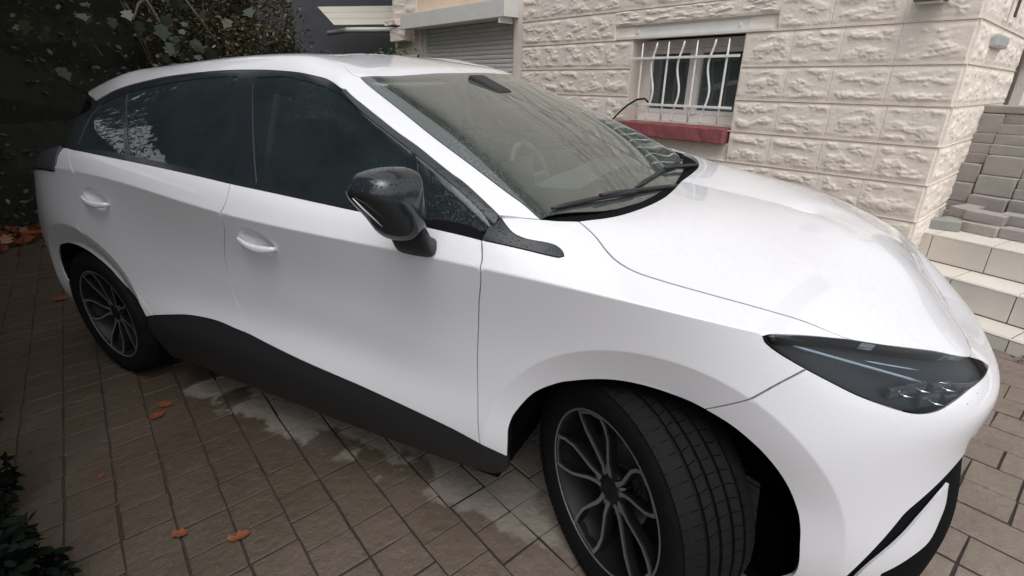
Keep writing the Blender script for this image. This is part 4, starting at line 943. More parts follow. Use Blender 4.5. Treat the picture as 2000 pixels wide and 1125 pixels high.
Dv = Vector((-0.9365443,0.35025433,0.01437632)); Nv = Vector((-.34971962,-.93636162,.03038264)); Uv = Vector((.02410309,.02342701,.99943495))
house = empty('stone_house')
HM = Matrix((Dv, Nv, Uv)).transposed().to_4x4(); HM.translation = Vector((.911,1.842,0)); house.matrix_world = HM
tag(house, 'cream painted rough stone house with barred window and grey roller shutter, behind the white car', 'house')
def hspan(name, lo, hi, m_, parent=house, bevel=0): return span(name, lo, hi, m_, parent, bevel)
# backing walls with their openings (s, n, z)
WS0, WS1, WZ0, WZ1 = 1.235, 2.19, .998, 1.632
SS0, SS1, SZ1 = 3.68, 5.51, 1.90
HL, HT = 6.12, 5.6
bm = bmesh.new()
def bspan(lo, hi, mi=0): lo, hi = Vector(lo), Vector(hi); add_box(bm, (lo+hi)/2, hi-lo, mi=mi)
T_ = -.32
bspan((.0,T_,-.4),(WS0,-.002,HT)); bspan((WS1,T_,-.4),(SS0,-.002,HT)); bspan((SS1,T_,-.4),(HL,-.002,HT))
bspan((WS0,T_,-.4),(WS1,-.002,WZ0-.11)); bspan((WS0,T_,1.725),(WS1,-.002,HT)); bspan((SS0,T_,SZ1),(SS1,-.002,HT))
bm_obj('wall', bm, WALL, house)
bm = bmesh.new()
bspan((.002,-1.83,-.4),(.32,T_-.001,HT)); bspan((.002,-2.9,1.56),(.32,-1.831,HT)); bspan((.002,-6,-.4),(.32,-2.901,HT))
bm_obj('wall', bm, WALL, house)
hspan('wall', (HL-.3,-6,-.4), (HL,T_-.001,HT), SMOOTHW); hspan('wall', (.35,-6.3,-.4), (HL,-6.0,HT), SMOOTHW)
hspan('inner_floor', (.33,-5.99,.40), (HL-.31,T_-.01,.45), CABIN); hspan('inner_wall', (.33,-2.4,.46), (HL-.31,-2.3,2.5), simple('dim_room_wall', (.12,.115,.11), .9))
# roof with eaves
bm = bmesh.new()
q = [bm.verts.new(p) for p in ((-.5,.5,HT-.05),(HL+.5,.5,HT-.05),(HL+.5,-3,HT+2.2),(-.5,-3,HT+2.2),(HL+.5,-6.6,HT-.05),(-.5,-6.6,HT-.05))]
bm.faces.new((q[0],q[1],q[2],q[3])); bm.faces.new((q[3],q[2],q[4],q[5])); bmesh.ops.solidify(bm, geom=bm.faces[:], thickness=.12)
bmesh.ops.recalc_face_normals(bm, faces=bm.faces); bm_obj('roof', bm, simple('brown_roof_tile', (.16,.09,.06), .8, var=.2, vscale=10), house)

# rock-faced blocks: shared relief meshes, one object each
from mathutils import noise as mnoise
def block_mesh(seed, L=.30, H=.2185, nx=48, nz=36):
    off = Vector((seed*7.3, seed*3.1, seed*5.7)); vs, fs = [], []
    rr_ = random.Random(seed)
    t1 = .10+rr_.random()*.04; ph = rr_.uniform(-.03,.03); sl = rr_.uniform(-.5,.5)
    for j in range(nz+1):
        for i in range(nx+1):
            u, w = i/nx, j/nz; x, z = (u-.5)*L, (w-.5)*H
            du = min(u, 1-u)*L; dw = min(w, 1-w)*H
            # flat margin, wider at the ends, then a low boss with chipped facets along its edges
            P0 = Vector((x, 0, z))+off
            wob = .022*mnoise.noise(P0*11)+.012*mnoise.noise(P0*31)
            ez = max(0, min(1, (dw-.006)/.030)); ex = max(0, min(1, (du-.004+wob)/.055)); ez = ez*ez*(3-2*ez); ex = ex*ex*(3-2*ex)
            q1 = mnoise.noise(Vector((x*8, 0, z*19))+off*1.3)+.45*mnoise.noise(Vector((x*19+z*11, 2, z*41))+off)+.22*mnoise.noise(Vector((x*47, 5, z*80))+off)
            low = .16-.9*w*.35
            f1 = max(0.0, min(1.0, (q1+low-.02)/.08)); f2 = max(0.0, min(1.0, (q1+low-.42)/.06))
            rough = mnoise.fractal(Vector((x*60, z*85, 0))+off, .55, 2.1, 4)
            y = .011+ez*.004+ez*ex*(.0036*f1+.0026*f2+.0026*q1)+ez*(.30+.9*ex*f1*(1-.6*f2))*(.0021*rough+.0010*mnoise.noise(Vector((x*190, z*240, 0))+off))
            if j in (0, nz): y = .011
            vs.append((x, y, z)); 
    for j in range(nz):
        for i in range(nx):
            a = j*(nx+1)+i; fs.append((a, a+nx+1, a+nx+2, a+1))
    # edge returns
    ring = [i for i in range(nx+1)]+[(j*(nx+1)+nx) for j in range(1, nz+1)]+[nz*(nx+1)+i for i in range(nx-1, -1, -1)]+[j*(nx+1) for j in range(nz-1, 0, -1)]
    k = len(vs)
    for r_ in ring: vs.append((vs[r_][0], -.004, vs[r_][2]))
    m_ = len(ring)
    for i in range(m_): fs.append((ring[i], ring[(i+1)%m_], k+(i+1)%m_, k+i))
    me = bpy.data.meshes.new('block'); me.from_pydata(vs, [], fs); me.update(); me.materials.append(WALL)
    me.polygons.foreach_set('use_smooth', [True]*(nx*nz)+[False]*m_)
    return me
BLK = [block_mesh(s) for s in range(18)]
COURSE = .2185; Z0 = .3245-2*COURSE
nblk = [0]
def put_block(x0, x1, z0, z1, side=False):
    me = BLK[rr.randrange(len(BLK))]
    o = link(bpy.data.objects.new('block', me), house); nblk[0] += 1
    g = -.0003; L_, H_ = (x1-x0)-2*g, (z1-z0)-2*.0030
    fx, fz = rr.choice((1,-1)), rr.choice((1,1,-1))
    fl = 0 if fx*fz > 0 else 1
    # flips as half turns only, so faces keep their outside
    turn = math.pi if rr.random() < .5 else 0
    if not side:
        o.location = ((x0+x1)/2, 0, (z0+z1)/2); o.rotation_euler = (0, turn, 0)
    else:
        o.location = (0, (x0+x1)/2, (z0+z1)/2); o.rotation_euler = (0, turn, R(90)); o.rotation_mode = 'XYZ'
    o.scale = (L_/.30, 1, H_/.2185)
    return o
for k in range(0, 13):
    z0, z1 = Z0+k*COURSE, Z0+(k+1)*COURSE
    if z1 < .30: continue
    segs = [(.0, SS0-.12)] if True else []
    cuts = []
    if z1 > WZ0-.10 and z0 < 1.63: cuts.append((WS0, WS1))
    if z0 < 1.73 and z1 > 1.64: cuts.append((1.035, 2.385))
    segs = []; s0 = .0
    for a, b in sorted(cuts)[:1] if len(cuts) < 2 else [(min(c[0] for c in cuts), max(c[1] for c in cuts))]:
        segs.append((s0, a)); s0 = b
    segs.append((s0, SS0-.12))
    if z0 > SZ1-.02 and z0 < 2.0: pass
    segs.append((SS1+.0, HL))
    for a, b in segs:
        n_ = max(1, round((b-a)/.30)); w = (b-a)/n_
        js = [a+w*i+(rr.uniform(-.03,.03) if 0 < i < n_ else 0) for i in range(n_+1)]
        for i in range(n_): 
            zz1 = z1
            put_block(js[i], js[i+1], z0, zz1)
for i in range(5): put_block(1.035+.27*i, 1.035+.27*(i+1), 1.735, Z0+9*COURSE)
for k in range(1, 12):
    z0, z1 = Z0+k*COURSE, Z0+(k+1)*COURSE
    if z1 < .30: continue
    n_ = 6 if k % 2 else 5; w = 1.80/n_
    for i in range(n_): put_block(-1.80+w*i, -1.80+w*(i+1), z0, z1, side=True)
# thin raised pointing along the courses
for k in range(0, 13):
    z = Z0+k*COURSE
    if z < .3: continue
    for a, b in ([(-.012, WS0-.004),(WS1+.004, SS0-.125)] if WZ0 < z < 1.63 else [(-.012, SS0-.125)])+[(SS1+.02, HL+.01)]:
        box('pointing', ((a+b)/2, .008, z), (b-a, .018, .0055), SMOOTHW, house)
    bm = bmesh.new(); add_box(bm, (-.011, -.91, z), (.014, 1.80, .0045)); bm_obj('pointing', bm, SMOOTHW, house)
hspan('wall_band', (SS0-.12,-.001,-.3), (SS0,.014,2.60), SMOOTHW)
# lintel over the window, reveals, sill
bm = bmesh.new(); add_box(bm, (1.71,-.03,1.680), (1.35,.05,.088)); add_box(bm, (1.71,.000,1.645), (1.30,.045,.018))
for s_ in (1.30, 2.16):
    r_ = bmesh.ops.create_cone(bm, cap_ends=True, segments=12, radius1=.011, radius2=.009, depth=.014)
    bmesh.ops.transform(bm, matrix=Matrix.Translation((s_,.001,1.688)) @ Matrix.Rotation(R(90), 4, 'X'), verts=r_['verts'])
bm_obj('lintel', bm, GREYPVC, house)
for a in (WS0, WS1): hspan('window_reveal', (a-.012 if a == WS0 else a-.004, -.22, WZ0), (a+.004 if a == WS0 else a+.012, .012, 1.635), SMOOTHW)
bm = bmesh.new(); add_box(bm, (1.765,-.02,.942), (1.02,.20,.108), bevel=.008)
for v in bm.verts: v.co.z += .003*math.sin(v.co.x*23)
bmesh.ops.subdivide_edges(bm, edges=[e for e in bm.edges if e.calc_length() > .3], cuts=18)
for v in bm.verts: v.co += Vector((0, .004*mnoise.noise(v.co*16), .005*mnoise.noise(v.co*13+Vector((3,3,3)))))
bm_obj('window_sill', bm, REDSILL, house)
hspan('window_step', (WS0,-.22,.90), (WS1,-.125,1.005), SMOOTHW)
win = empty('window', parent=house)
def fr(lo, hi, nm='frame', m_=WHITEPVC): return hspan(nm, lo, hi, m_, win, bevel=.006)
fr((WS0,-.25,1.005),(WS1,-.19,1.065)); fr((WS0,-.25,1.565),(WS1,-.19,1.632)); fr((WS0,-.249,1.066),(1.30,-.191,1.564)); fr((2.12,-.249,1.066),(WS1,-.191,1.564)); fr((1.665,-.245,1.066),(1.715,-.180,1.564)); fr((1.716,-.249,1.066),(1.770,-.191,1.564))
for a, b in ((1.771,2.119),(1.301,1.664)):
    fr((a,-.235,1.066),(b,-.205,1.10),'sash'); fr((a,-.235,1.53),(b,-.205,1.564),'sash')
    hspan('pane', (a,-.222,1.101),(b,-.218,1.529), m_glass('window_pane', (.45,.5,.5), .05, None, (.22,.27,.27), .32), win)
hspan('curtain', (1.90,-.30,1.08),(2.10,-.29,1.56), simple('pale_curtain', (.33,.32,.30), .9), win)
gr = empty('window_grille', parent=house)
GX = [2.062,1.945,1.822,1.706,1.579,1.452,1.334]
for i, s_ in enumerate(GX):
    if i % 2 == 0: pts = [(s_, .045, 1.02+.58*j/6) for j in range(7)]
    else: pts = [(s_+.019*math.sin((j/30)*2*math.pi*1.5+1.2), .045, 1.02+.58*j/30) for j in range(31)]
    tube('bar', pts, [.0085]*(len(pts)-1)+[.004], BARM, gr, 8)
for z_ in (1.487, 1.140): box('rail', ((WS0+WS1)/2+.0, .058, z_), (.955,.012,.018), BARM, gr, bevel=.002)
# roller shutter: box, guides, slats
sh = empty('roller_shutter', parent=house)
hspan('shutter_box', (3.61,.016,1.895),(5.62,.205,2.055), GREYPVC, sh, bevel=.004)
bm = bmesh.new(); add_box(bm, (3.700,.105,1.965), (.012,.19,.24)); bm_obj('box_cheek', bm, GREYPVC, sh)
hspan('guide', (SS0,-.10,-.2),(SS0+.055,-.02,1.90), GREYPVC, sh); hspan('guide', (SS1-.055,-.10,-.2),(SS1,-.02,1.90), GREYPVC, sh)
def slat_me():
    prof = [(.000,-.022),(.004,-.0215),(.0075,-.012),(.0085,0),(.0075,.012),(.004,.0205),(-.002,.0225),(-.004,.0225)]
    a, b = SS0+.056, SS1-.056; vs = [(x, y, z) for x in (a, b) for y, z in prof]; n_ = len(prof)
    me = bpy.data.meshes.new('slat'); me.from_pydata(vs, [], [(i, i+1, n_+i+1, n_+i) for i in range(n_-1)]); me.update(); me.materials.append(SLATM); me.polygons.foreach_set('use_smooth', [True]*len(me.polygons)); return me
sm = slat_me()
for i in range(42):
    o = link(bpy.data.objects.new('slat', sm), sh); o.location = (0, -.065, 1.875-i*.0460)
hspan('shutter_back', (SS0,-.12,-.2),(SS1,-.085,1.9), INNER, sh)
hspan('peach_band', (SS0+.002,-.001,2.056),(SS1+.10,.012,2.60), PEACH)
# broken stone bracket by the shutter box
bm = bmesh.new(); add_box(bm, (5.86,.05,1.86), (.40,.14,.17), bevel=.012); add_box(bm, (5.98,.06,2.00), (.30,.18,.07), bevel=.01)
bmesh.ops.subdivide_edges(bm, edges=bm.edges[:], cuts=3, use_grid_fill=True)
for v in bm.verts: v.co += Vector([.010*mnoise.noise(v.co*22+Vector((k_*5,1,2))) for k_ in range(3)])
bm_obj('stone_bracket', bm, SMOOTHW, house)
# things fixed to the wall
def htag(o, label, cat): 
    mw = HM @ o.matrix_basis; o.parent = None; o.matrix_basis = mw; tag(o, label, cat); return o
lampr = empty('wall_lamp', (.215,.02,1.80), parent=house)
box('bracket', (0,.01,-.02), (.16,.03,.05), simple('dark_lamp_metal', (.05,.052,.055), .5), lampr, bevel=.006)
box('lamp_head', (0,.06,-.06), (.14,.10,.035), simple('dark_grey_lamp', (.09,.092,.095), .45), lampr, bevel=.008)
box('diffuser', (0,.06,-.080), (.11,.07,.008), GREYPVC, lampr, bevel=.003)
htag(lampr, 'dark grey wall lamp at the top edge, above the barred window\'s right', 'lamp')
jb = box('junction_box', (-.026,-.585,1.552), (.052,.365,.070), simple('grey_plastic_box', (.40,.40,.39), .45), house, bevel=.012)
jb.data.transform(Matrix.Identity(4)); htag(jb, 'small grey plastic box on the side wall near the corner', 'junction box')
bm = bmesh.new()
for i in range(16): add_box(bm, (0, 0, i*.0125), (.012,.035,.0085), Matrix.Rotation(R(10), 3, 'X'))
vr = bm_obj('wall_vent', bm, simple('rusty_brown_metal', (.10,.065,.045), .7), house); vr.location = (-.045,-.70,1.70); vr.rotation_euler = (R(8),0,0)
htag(vr, 'narrow ribbed brown strip high on the side wall', 'vent')
# dark opening down the side wall and the frame beyond
hspan('side_door_frame', (-.03,-1.90,.0),(.03,-1.84,1.60), simple('brown_weathered_frame', (.12,.095,.08), .7)); hspan('side_door_panel', (.14,-2.9,.0),(.18,-1.84,1.56), simple('dark_door', (.05,.045,.042), .5))
hspan('side_door_glass', (.120,-2.6,1.16),(.135,-1.95,1.52), m_glass('door_pane', (.1,.1,.1), .04))
# cable from the grille over the car's far side
cb = tube('charging_cable', [tuple(HM @ Vector(p)) for p in [(1.95,.05,1.155),(1.98,.065,1.185),(2.05,.075,1.175),(2.13,.085,1.13),(2.21,.10,1.06),(2.25,.13,1.00),(2.27,.17,.90),(2.29,.20,.70),(2.30,.22,.30),(2.28,.30,.02)]], .0075, RUBBER)
tag(cb, 'black cable hanging out between the window bars and over the red sill', 'cable')

# ================================================================ steps with pale tiles
def m_tile():
    m, t, b = mat('pale_stone_tile'); p = world_pos(t); info = t.nodes.new('ShaderNodeObjectInfo')
    n = tex(t, 'Noise', 5, p, 6, .65)
    c = mixc(t, .45, ramp(t, n.outputs[0], [(.3,(.54,.50,.45)),(.7,(.64,.60,.55))]), ramp(t, info.outputs['Random'], [(0,(.53,.495,.45)),(1,(.63,.59,.54))]))
    t.links.new(c, b.inputs['Base Color']); t.links.new(math_n(t, 'MULTIPLY_ADD', n.outputs[0], .5, .12), b.inputs['Roughness'])
    bump(t, b, tex(t, 'Noise', 120, p, 4).outputs[0], .12, .003); return m
TILE = m_tile(); GROUT = simple('dark_tile_grout', (.14,.125,.11), .8, var=.2, vscale=30)
SA = R(-34); st = empty('entrance_steps', (1.035,2.13,0), (0,0,SA)); tag(st, 'tiled entrance steps with three pale treads at the house corner', 'steps')
# local: x along the lip, -y towards the driveway; lips at y=0,-.24,-.44, heights .42,.25,.08
LIPS = [(0,.42,.25),(-.235,.25,.08),(-.435,.08,-.02)]
X0, X1 = -.10, 2.9
bm = bmesh.new()
add_box(bm, ((X0+X1)/2, .80-.006, .19), (X1-X0, 1.6, .436-.008*2)); add_box(bm, ((X0+X1)/2-.0, -.235/2, .105), (X1-X0, .235-.012, .27)); add_box(bm, ((X0+X1)/2, -.335, .02), (X1-X0, .20-.012, .10))
bm_obj('step_core', bm, GROUT, st)
TW = .302; ph = [.165,.11,.20]
def tile_at(x0, x1, y0, y1, z0, z1): 
    return box('tile', ((x0+x1)/2,(y0+y1)/2,(z0+z1)/2), (x1-x0-.005 if x1-x0 > .1 else x1-x0, max(y1-y0, .006), z1-z0), TILE, st, bevel=.0015)
for li, (y, z, zb) in enumerate(LIPS):
    yb = [1.58, 0, -.235][li]
    x = X0+ph[li]-TW
    while x < X1:
        a, b = max(x, X0), min(x+TW, X1)
        if b-a > .05:
            tile_at(a, b, y-.010, y-.002, zb+.004, z-.008)                         # riser
            if li == 0:
                for r_ in range(4): tile_at(a, b, y+.008+.32*r_, y+.003+.32*(r_+1), z-.008, z)
            else: tile_at(a, b, y+.008, yb-.013, z-.008, z)
        x += TW
    tube('edge_trim', [(X0, y-.006, z-.004), (X1, y-.006, z-.004)], .0065, WHITEPVC, st, 8)
# side cheek closing the steps against the wall
# leaf scraps and soil at the foot of the steps
# ================================================================ stacked grey paving blocks on the top step
def m_stack():
    m, t, b = mat('grey_concrete_block'); p = world_pos(t); info = t.nodes.new('ShaderNodeObjectInfo')
    n = tex(t, 'Noise', 9, p, 6, .7)
    c = ramp(t, info.outputs['Random'], [(0,(.29,.265,.25)),(.4,(.34,.31,.295)),(.75,(.31,.285,.27)),(.9,(.39,.36,.31)),(1,(.26,.275,.255))])
    c = mixc(t, math_n(t, 'MULTIPLY_ADD', n.outputs[0], 1.4, -.4, clamp=True), c, (.22,.20,.19)); t.links.new(c, b.inputs['Base Color'])
    b.inputs['Roughness'].default_value = .75; bump(t, b, tex(t, 'Noise', 70, p, 5).outputs[0], .5, .006); return m
STACK = m_stack()
def stack_me(seed, s=(.20,.10,.062)):
    bm = bmesh.new(); add_box(bm, (0,0,0), s); bmesh.ops.bevel(bm, geom=bm.edges[:], offset=.005, segments=2, affect='EDGES', profile=.6)
    for v in bm.verts: v.co += Vector([.0022*mnoise.noise(v.co*40+Vector((seed*3.3,k_*7,1))) for k_ in range(3)])
    me = bpy.data.meshes.new('paving_block'); bm.to_mesh(me); bm.free(); me.materials.append(STACK); return me
SM = [stack_me(i) for i in range(6)]
stm = Matrix.Translation((1.035,2.13,0)) @ Matrix.Rotation(SA, 4, 'Z')
def put_stack(x, y, z, rz, label, group='grey paving blocks stacked by the side wall', tilt=(0,0)):
    o = link(bpy.data.objects.new('paving_block', SM[rr.randrange(6)])); p = stm @ Vector((x, y, z)); o.location = p; o.rotation_euler = (tilt[0], tilt[1], SA+rz)
    tag(o, label, 'paving block', group); return o
# rows of the pile climb backwards: (rows at z, y depth)
PH = {}
def place_pile():
    names = ['leftmost', 'second', 'third', 'fourth', 'rightmost']; ords = 'first second third fourth fifth sixth seventh eighth ninth tenth eleventh'.split()
    for ci in range(5):
        z = .42; r_ = 0
        while z < .42+.64:
            big = rr.random() < .25; h_ = .124 if big else .062
            x = -.10+.206*ci+rr.uniform(-.006,.006)-.045*(z-.42)
            o = put_stack(x, .50+.35*(z-.42)+rr.uniform(-.012,.012), z+h_/2, rr.uniform(-.035,.035), 'grey block %s from the bottom in the %s column of the pile' % (ords[min(r_, 10)], names[ci]), tilt=(rr.uniform(-.01,.01), rr.uniform(-.012,.012)))
            if big: o.scale = (1, 1, 1.98)
            z += h_+.001; r_ += 1
place_pile()
loose = [(.02,.17,.451,.35,(0,0),'long grey block lying nearest the wall on the top step'),
         (.20,.25,.451,-.1,(0,0),'grey block lying flat in front of the pile, left of the greenish one'),
         (.06,.30,.452,1.3,(0,.0),'grey block turned end-on against the wall below the pile'),
         (.19,.30,.515,.05,(0,.04),'grey block resting on two others at the front of the pile'),
         (.40,.27,.452,.0,(0,0),'greenish grey block lying at the right of the loose front row'),
         (.05,.385,.515,1.45,(.05,0),'pale topped block standing askew at the foot of the pile'),
         (.34,.37,.515,.02,(0,0),'brownish block bridging the loose front row'),
         (.72,.25,.451,.5,(0,0),'single grey block lying apart at the right photo edge')]
for x, y, z, rz, tl, lb in loose: put_stack(x, y, z, rz, lb, 'loose grey paving blocks on the top step', tl)
# cap slab over the pile
cs = box('stone_slab', (0,0,0), (1.25,.14,.045), simple('pale_cap_stone', (.27,.25,.225), .7, var=.12, vscale=12, bmp=.3, bscale=60), None, bevel=.006)
cs.matrix_world = stm @ Matrix.Translation((.33,.50+.24,.42+.715)); tag(cs, 'pale flat slab lying along the top of the grey block pile', 'slab')

# ================================================================ background building on the left of the house
sx = Vector((-4.9,4.6,0)); DK = simple('dark_slate_cladding', (.055,.058,.068), .7, var=.15, vscale=3)
shd = empty('dark_outbuilding'); tag(shd, 'dark grey outbuilding with a white boarded canopy beyond the car roof', 'shed')
ray_dir = lambda px, py: (r2*((px-1000)/F_PX)-u2*((py-562.5)/F_PX)+fw)
def at_dist(px, py, d):
    v = ray_dir(px, py); h = math.hypot(v.x, v.y); return CAM+v*(d/h)
b0 = Vector((-7.2,4.2,0)); b1 = Vector((-4.0,6.6,0)); dd_ = (b1-b0).normalized(); nn_ = Vector((dd_.y,-dd_.x,0))
bm = bmesh.new(); mid_ = (b0+b1)/2; add_box(bm, (mid_.x-nn_.x*1.0, mid_.y-nn_.y*1.0, 2.0), ((b1-b0).length+1.6, 2, 4.0), Matrix.Rotation(math.atan2(dd_.y, dd_.x), 3, 'Z'))
bm_obj('wall', bm, DK, shd)
# canopy of white boards sloping down towards us
c0, c1, c2, c3 = (-6.38,4.23,2.43), (-4.9,5.6,2.47), (-4.75,5.15,2.17), (-5.85,4.0,2.14)
for i in range(3):
    t0, t1 = i/3+.006, (i+1)/3-.004
    A0, A1 = Vector(c0).lerp(Vector(c3), t0), Vector(c1).lerp(Vector(c2), t0); B0, B1 = Vector(c0).lerp(Vector(c3), t1), Vector(c1).lerp(Vector(c2), t1)
    bm = bmesh.new(); f_ = bm.faces.new([bm.verts.new(p) for p in (A0, A1, B1, B0)]); bmesh.ops.solidify(bm, geom=[f_], thickness=.025)
    bmesh.ops.recalc_face_normals(bm, faces=bm.faces); bm_obj('canopy_board', bm, simple('white_board', (.80,.77,.68), .5), shd)
tube('gutter', [(-6.35,4.35,2.08),(-5.75,4.15,2.08),(-5.05,4.75,2.08)], .035, simple('pale_gutter', (.50,.50,.44), .5), shd)

# ================================================================ plants
def m_leaf(name, cols, rough=.42, spec=.4):
    m, t, b = mat(name); n = tex(t, 'Noise', 3.5, world_pos(t), 3); n2 = tex(t, 'White' if False else 'Noise', 31, world_pos(t), 2)
    c = mixc(t, .5, ramp(t, n.outputs[0], [(.3,cols[0]),(.55,cols[1]),(.75,cols[2])]), ramp(t, n2.outputs[0], [(.35,cols[0]),(.65,cols[2])]))
    t.links.new(c, b.inputs['Base Color']); b.inputs['Roughness'].default_value = rough; b.inputs['Specular IOR Level'].default_value = spec
    b.inputs['Subsurface Weight'].default_value = 0
    tl = t.nodes.new('ShaderNodeBsdfTranslucent'); t.links.new(c, tl.inputs[0]); mx = t.nodes.new('ShaderNodeMixShader'); mx.inputs[0].default_value = .22
    t.links.new(b.outputs[0], mx.inputs[1]); t.links.new(tl.outputs[0], mx.inputs[2]); t.links.new(mx.outputs[0], t.nodes['Material Output'].inputs[0]); return m
LEAFD = m_leaf('dark_evergreen_leaf', [(.028,.046,.027),(.048,.074,.042),(.078,.108,.062)])
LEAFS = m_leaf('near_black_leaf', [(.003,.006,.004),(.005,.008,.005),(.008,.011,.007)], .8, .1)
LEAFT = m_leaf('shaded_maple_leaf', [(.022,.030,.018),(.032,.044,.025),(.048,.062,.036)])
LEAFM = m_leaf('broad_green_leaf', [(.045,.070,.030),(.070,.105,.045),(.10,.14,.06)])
LEAFB = m_leaf('brown_green_leaf', [(.050,.042,.024),(.085,.062,.035),(.075,.085,.035)])
LEAFO = m_leaf('fallen_orange_leaf', [(.19,.062,.030),(.25,.088,.040),(.15,.048,.026)], .35)
BARK = simple('grey_brown_bark', (.06,.05,.04), .9, var=.3, vscale=15, bmp=.6, bscale=30)
SHAPE_OVAL = np.array([(0,0,0),(.30,.22,.04),(.62,.24,.06),(1,0,0),(.62,-.24,.06),(.30,-.22,.04)])
SHAPE_RAG = np.array([(0,0,0),(.10,.20,.03),(.28,.26,.05),(.42,.40,.06),(.62,.30,.05),(.80,.28,.08),(1,.05,0),(.88,-.16,.04),(.70,-.30,.05),(.45,-.28,.04),(.30,-.36,.06),(.12,-.16,.02)])
SHAPE_LOBED = np.array([(0,0,0),(.12,.42,.05),(.38,.30,.03),(.52,.55,.07),(.70,.25,.03),(1.05,0,0),(.70,-.25,.03),(.52,-.55,.07),(.38,-.30,.03),(.12,-.42,.05)])
def leaves(name, C, size, mtl, parent=None, shape=SHAPE_OVAL, droop=.35, seed=0, up=None):
    g = np.random.default_rng(seed); n = len(C); k = len(shape)
    th = g.uniform(0, 2*np.pi, n); ph_ = g.normal(-droop, .45, n); ro = g.normal(0, .7, n); s = size*g.uniform(.6, 1.25, n)
    X = np.stack([np.cos(th)*np.cos(ph_), np.sin(th)*np.cos(ph_), np.sin(ph_)], 1)
    Y0 = np.stack([-np.sin(th), np.cos(th), 0*th], 1); Z0_ = np.cross(X, Y0)
    Y = Y0*np.cos(ro)[:,None]+Z0_*np.sin(ro)[:,None]; Zz = np.cross(X, Y)
    V = C[:,None,:]+s[:,None,None]*(shape[None,:,0,None]*X[:,None]+shape[None,:,1,None]*Y[:,None]+shape[None,:,2,None]*Zz[:,None])
    V = V.reshape(-1, 3); me = bpy.data.meshes.new(name); me.vertices.add(len(V)); me.vertices.foreach_set('co', V.ravel())
    me.loops.add(n*k); me.loops.foreach_set('vertex_index', np.arange(n*k)); me.polygons.add(n); me.polygons.foreach_set('loop_start', np.arange(n)*k); me.polygons.foreach_set('loop_total', np.full(n, k))
    me.materials.append(mtl); me.update(); me.validate(); return link(bpy.data.objects.new(name, me), parent)
def blob(n, centre, rad, seed, hollow=.45, clumps=0, cr=.25):
    g = np.random.default_rng(seed); d = g.normal(size=(n, 3)); d /= np.linalg.norm(d, axis=1)[:,None]; r = g.uniform(hollow, 1, n)**.5
    if clumps:
        cd = g.normal(size=(clumps, 3)); cd /= np.linalg.norm(cd, axis=1)[:,None]; cc = np.array(centre)+cd*np.array(rad)*g.uniform(.55, .95, clumps)[:,None]
        i = g.integers(0, clumps, n); return cc[i]+d*r[:,None]*np.array(rad)*cr*g.uniform(.5, 1.3, clumps)[i][:,None]
    return np.array(centre)+d*r[:,None]*np.array(rad)
def box_cloud(n, lo, hi, seed, wob=.25):
    g = np.random.default_rng(seed); lo, hi = np.array(lo), np.array(hi); P = g.uniform(lo, hi, (n, 3))
    P[:,2] += wob*np.sin(P[:,0]*2.1+1)*np.cos(P[:,1]*1.7)*(P[:,2]-lo[2])/(hi[2]-lo[2]); P[:,0] += .5*wob*np.sin(P[:,1]*3.1+P[:,2]*2.3); return P
# hedge closing the drive behind the car
def hedge(name, lo, hi, n, size, label, seed, mtl=LEAFD):
    r_ = empty(name); tag(r_, label, 'hedge'); leaves('foliage', box_cloud(n, lo, hi, seed), size, mtl, r_, seed=seed)
    c_ = [(lo[i]+hi[i])/2 for i in range(3)]; s_ = [(hi[i]-lo[i]) for i in range(3)]
    bm = bmesh.new()
    g = random.Random(seed); L_ = max(s_[0], s_[1]); ax = 0 if s_[0] > s_[1] else 1
    for i in range(int(L_/.45)):
        p = [c_[0], c_[1]]; p[ax] = (lo[ax]+.2+i*.45)
        add_tube(bm, [(p[0]+g.uniform(-.05,.05)*j, p[1]+g.uniform(-.05,.05)*j, j*hi[2]/4) for j in range(5)], [.03,.026,.02,.015,.008], 6)
    bm_obj('stems', bm, BARK, r_)
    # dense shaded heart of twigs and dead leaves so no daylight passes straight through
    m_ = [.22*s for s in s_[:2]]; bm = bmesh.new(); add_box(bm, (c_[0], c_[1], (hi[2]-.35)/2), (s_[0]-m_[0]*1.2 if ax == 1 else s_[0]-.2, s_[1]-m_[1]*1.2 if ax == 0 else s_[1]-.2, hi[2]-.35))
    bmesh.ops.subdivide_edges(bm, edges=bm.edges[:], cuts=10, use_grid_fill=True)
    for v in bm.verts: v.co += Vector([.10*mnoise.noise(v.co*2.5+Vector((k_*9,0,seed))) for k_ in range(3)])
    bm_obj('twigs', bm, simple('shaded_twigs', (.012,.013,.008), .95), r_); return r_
hedge('evergreen_hedge', (-8.0,-5.2,.0), (-6.8,3.6,3.3), 34000, .070, 'dark evergreen hedge across the far left end of the driveway', 3)
hedge('evergreen_hedge', (-6.9,-5.0,0), (-1.0,-4.0,3.1), 22000, .085, 'unseen dark evergreen hedge along the driveway opposite the house', 4)  # out of view; put in to darken the car side and reflections
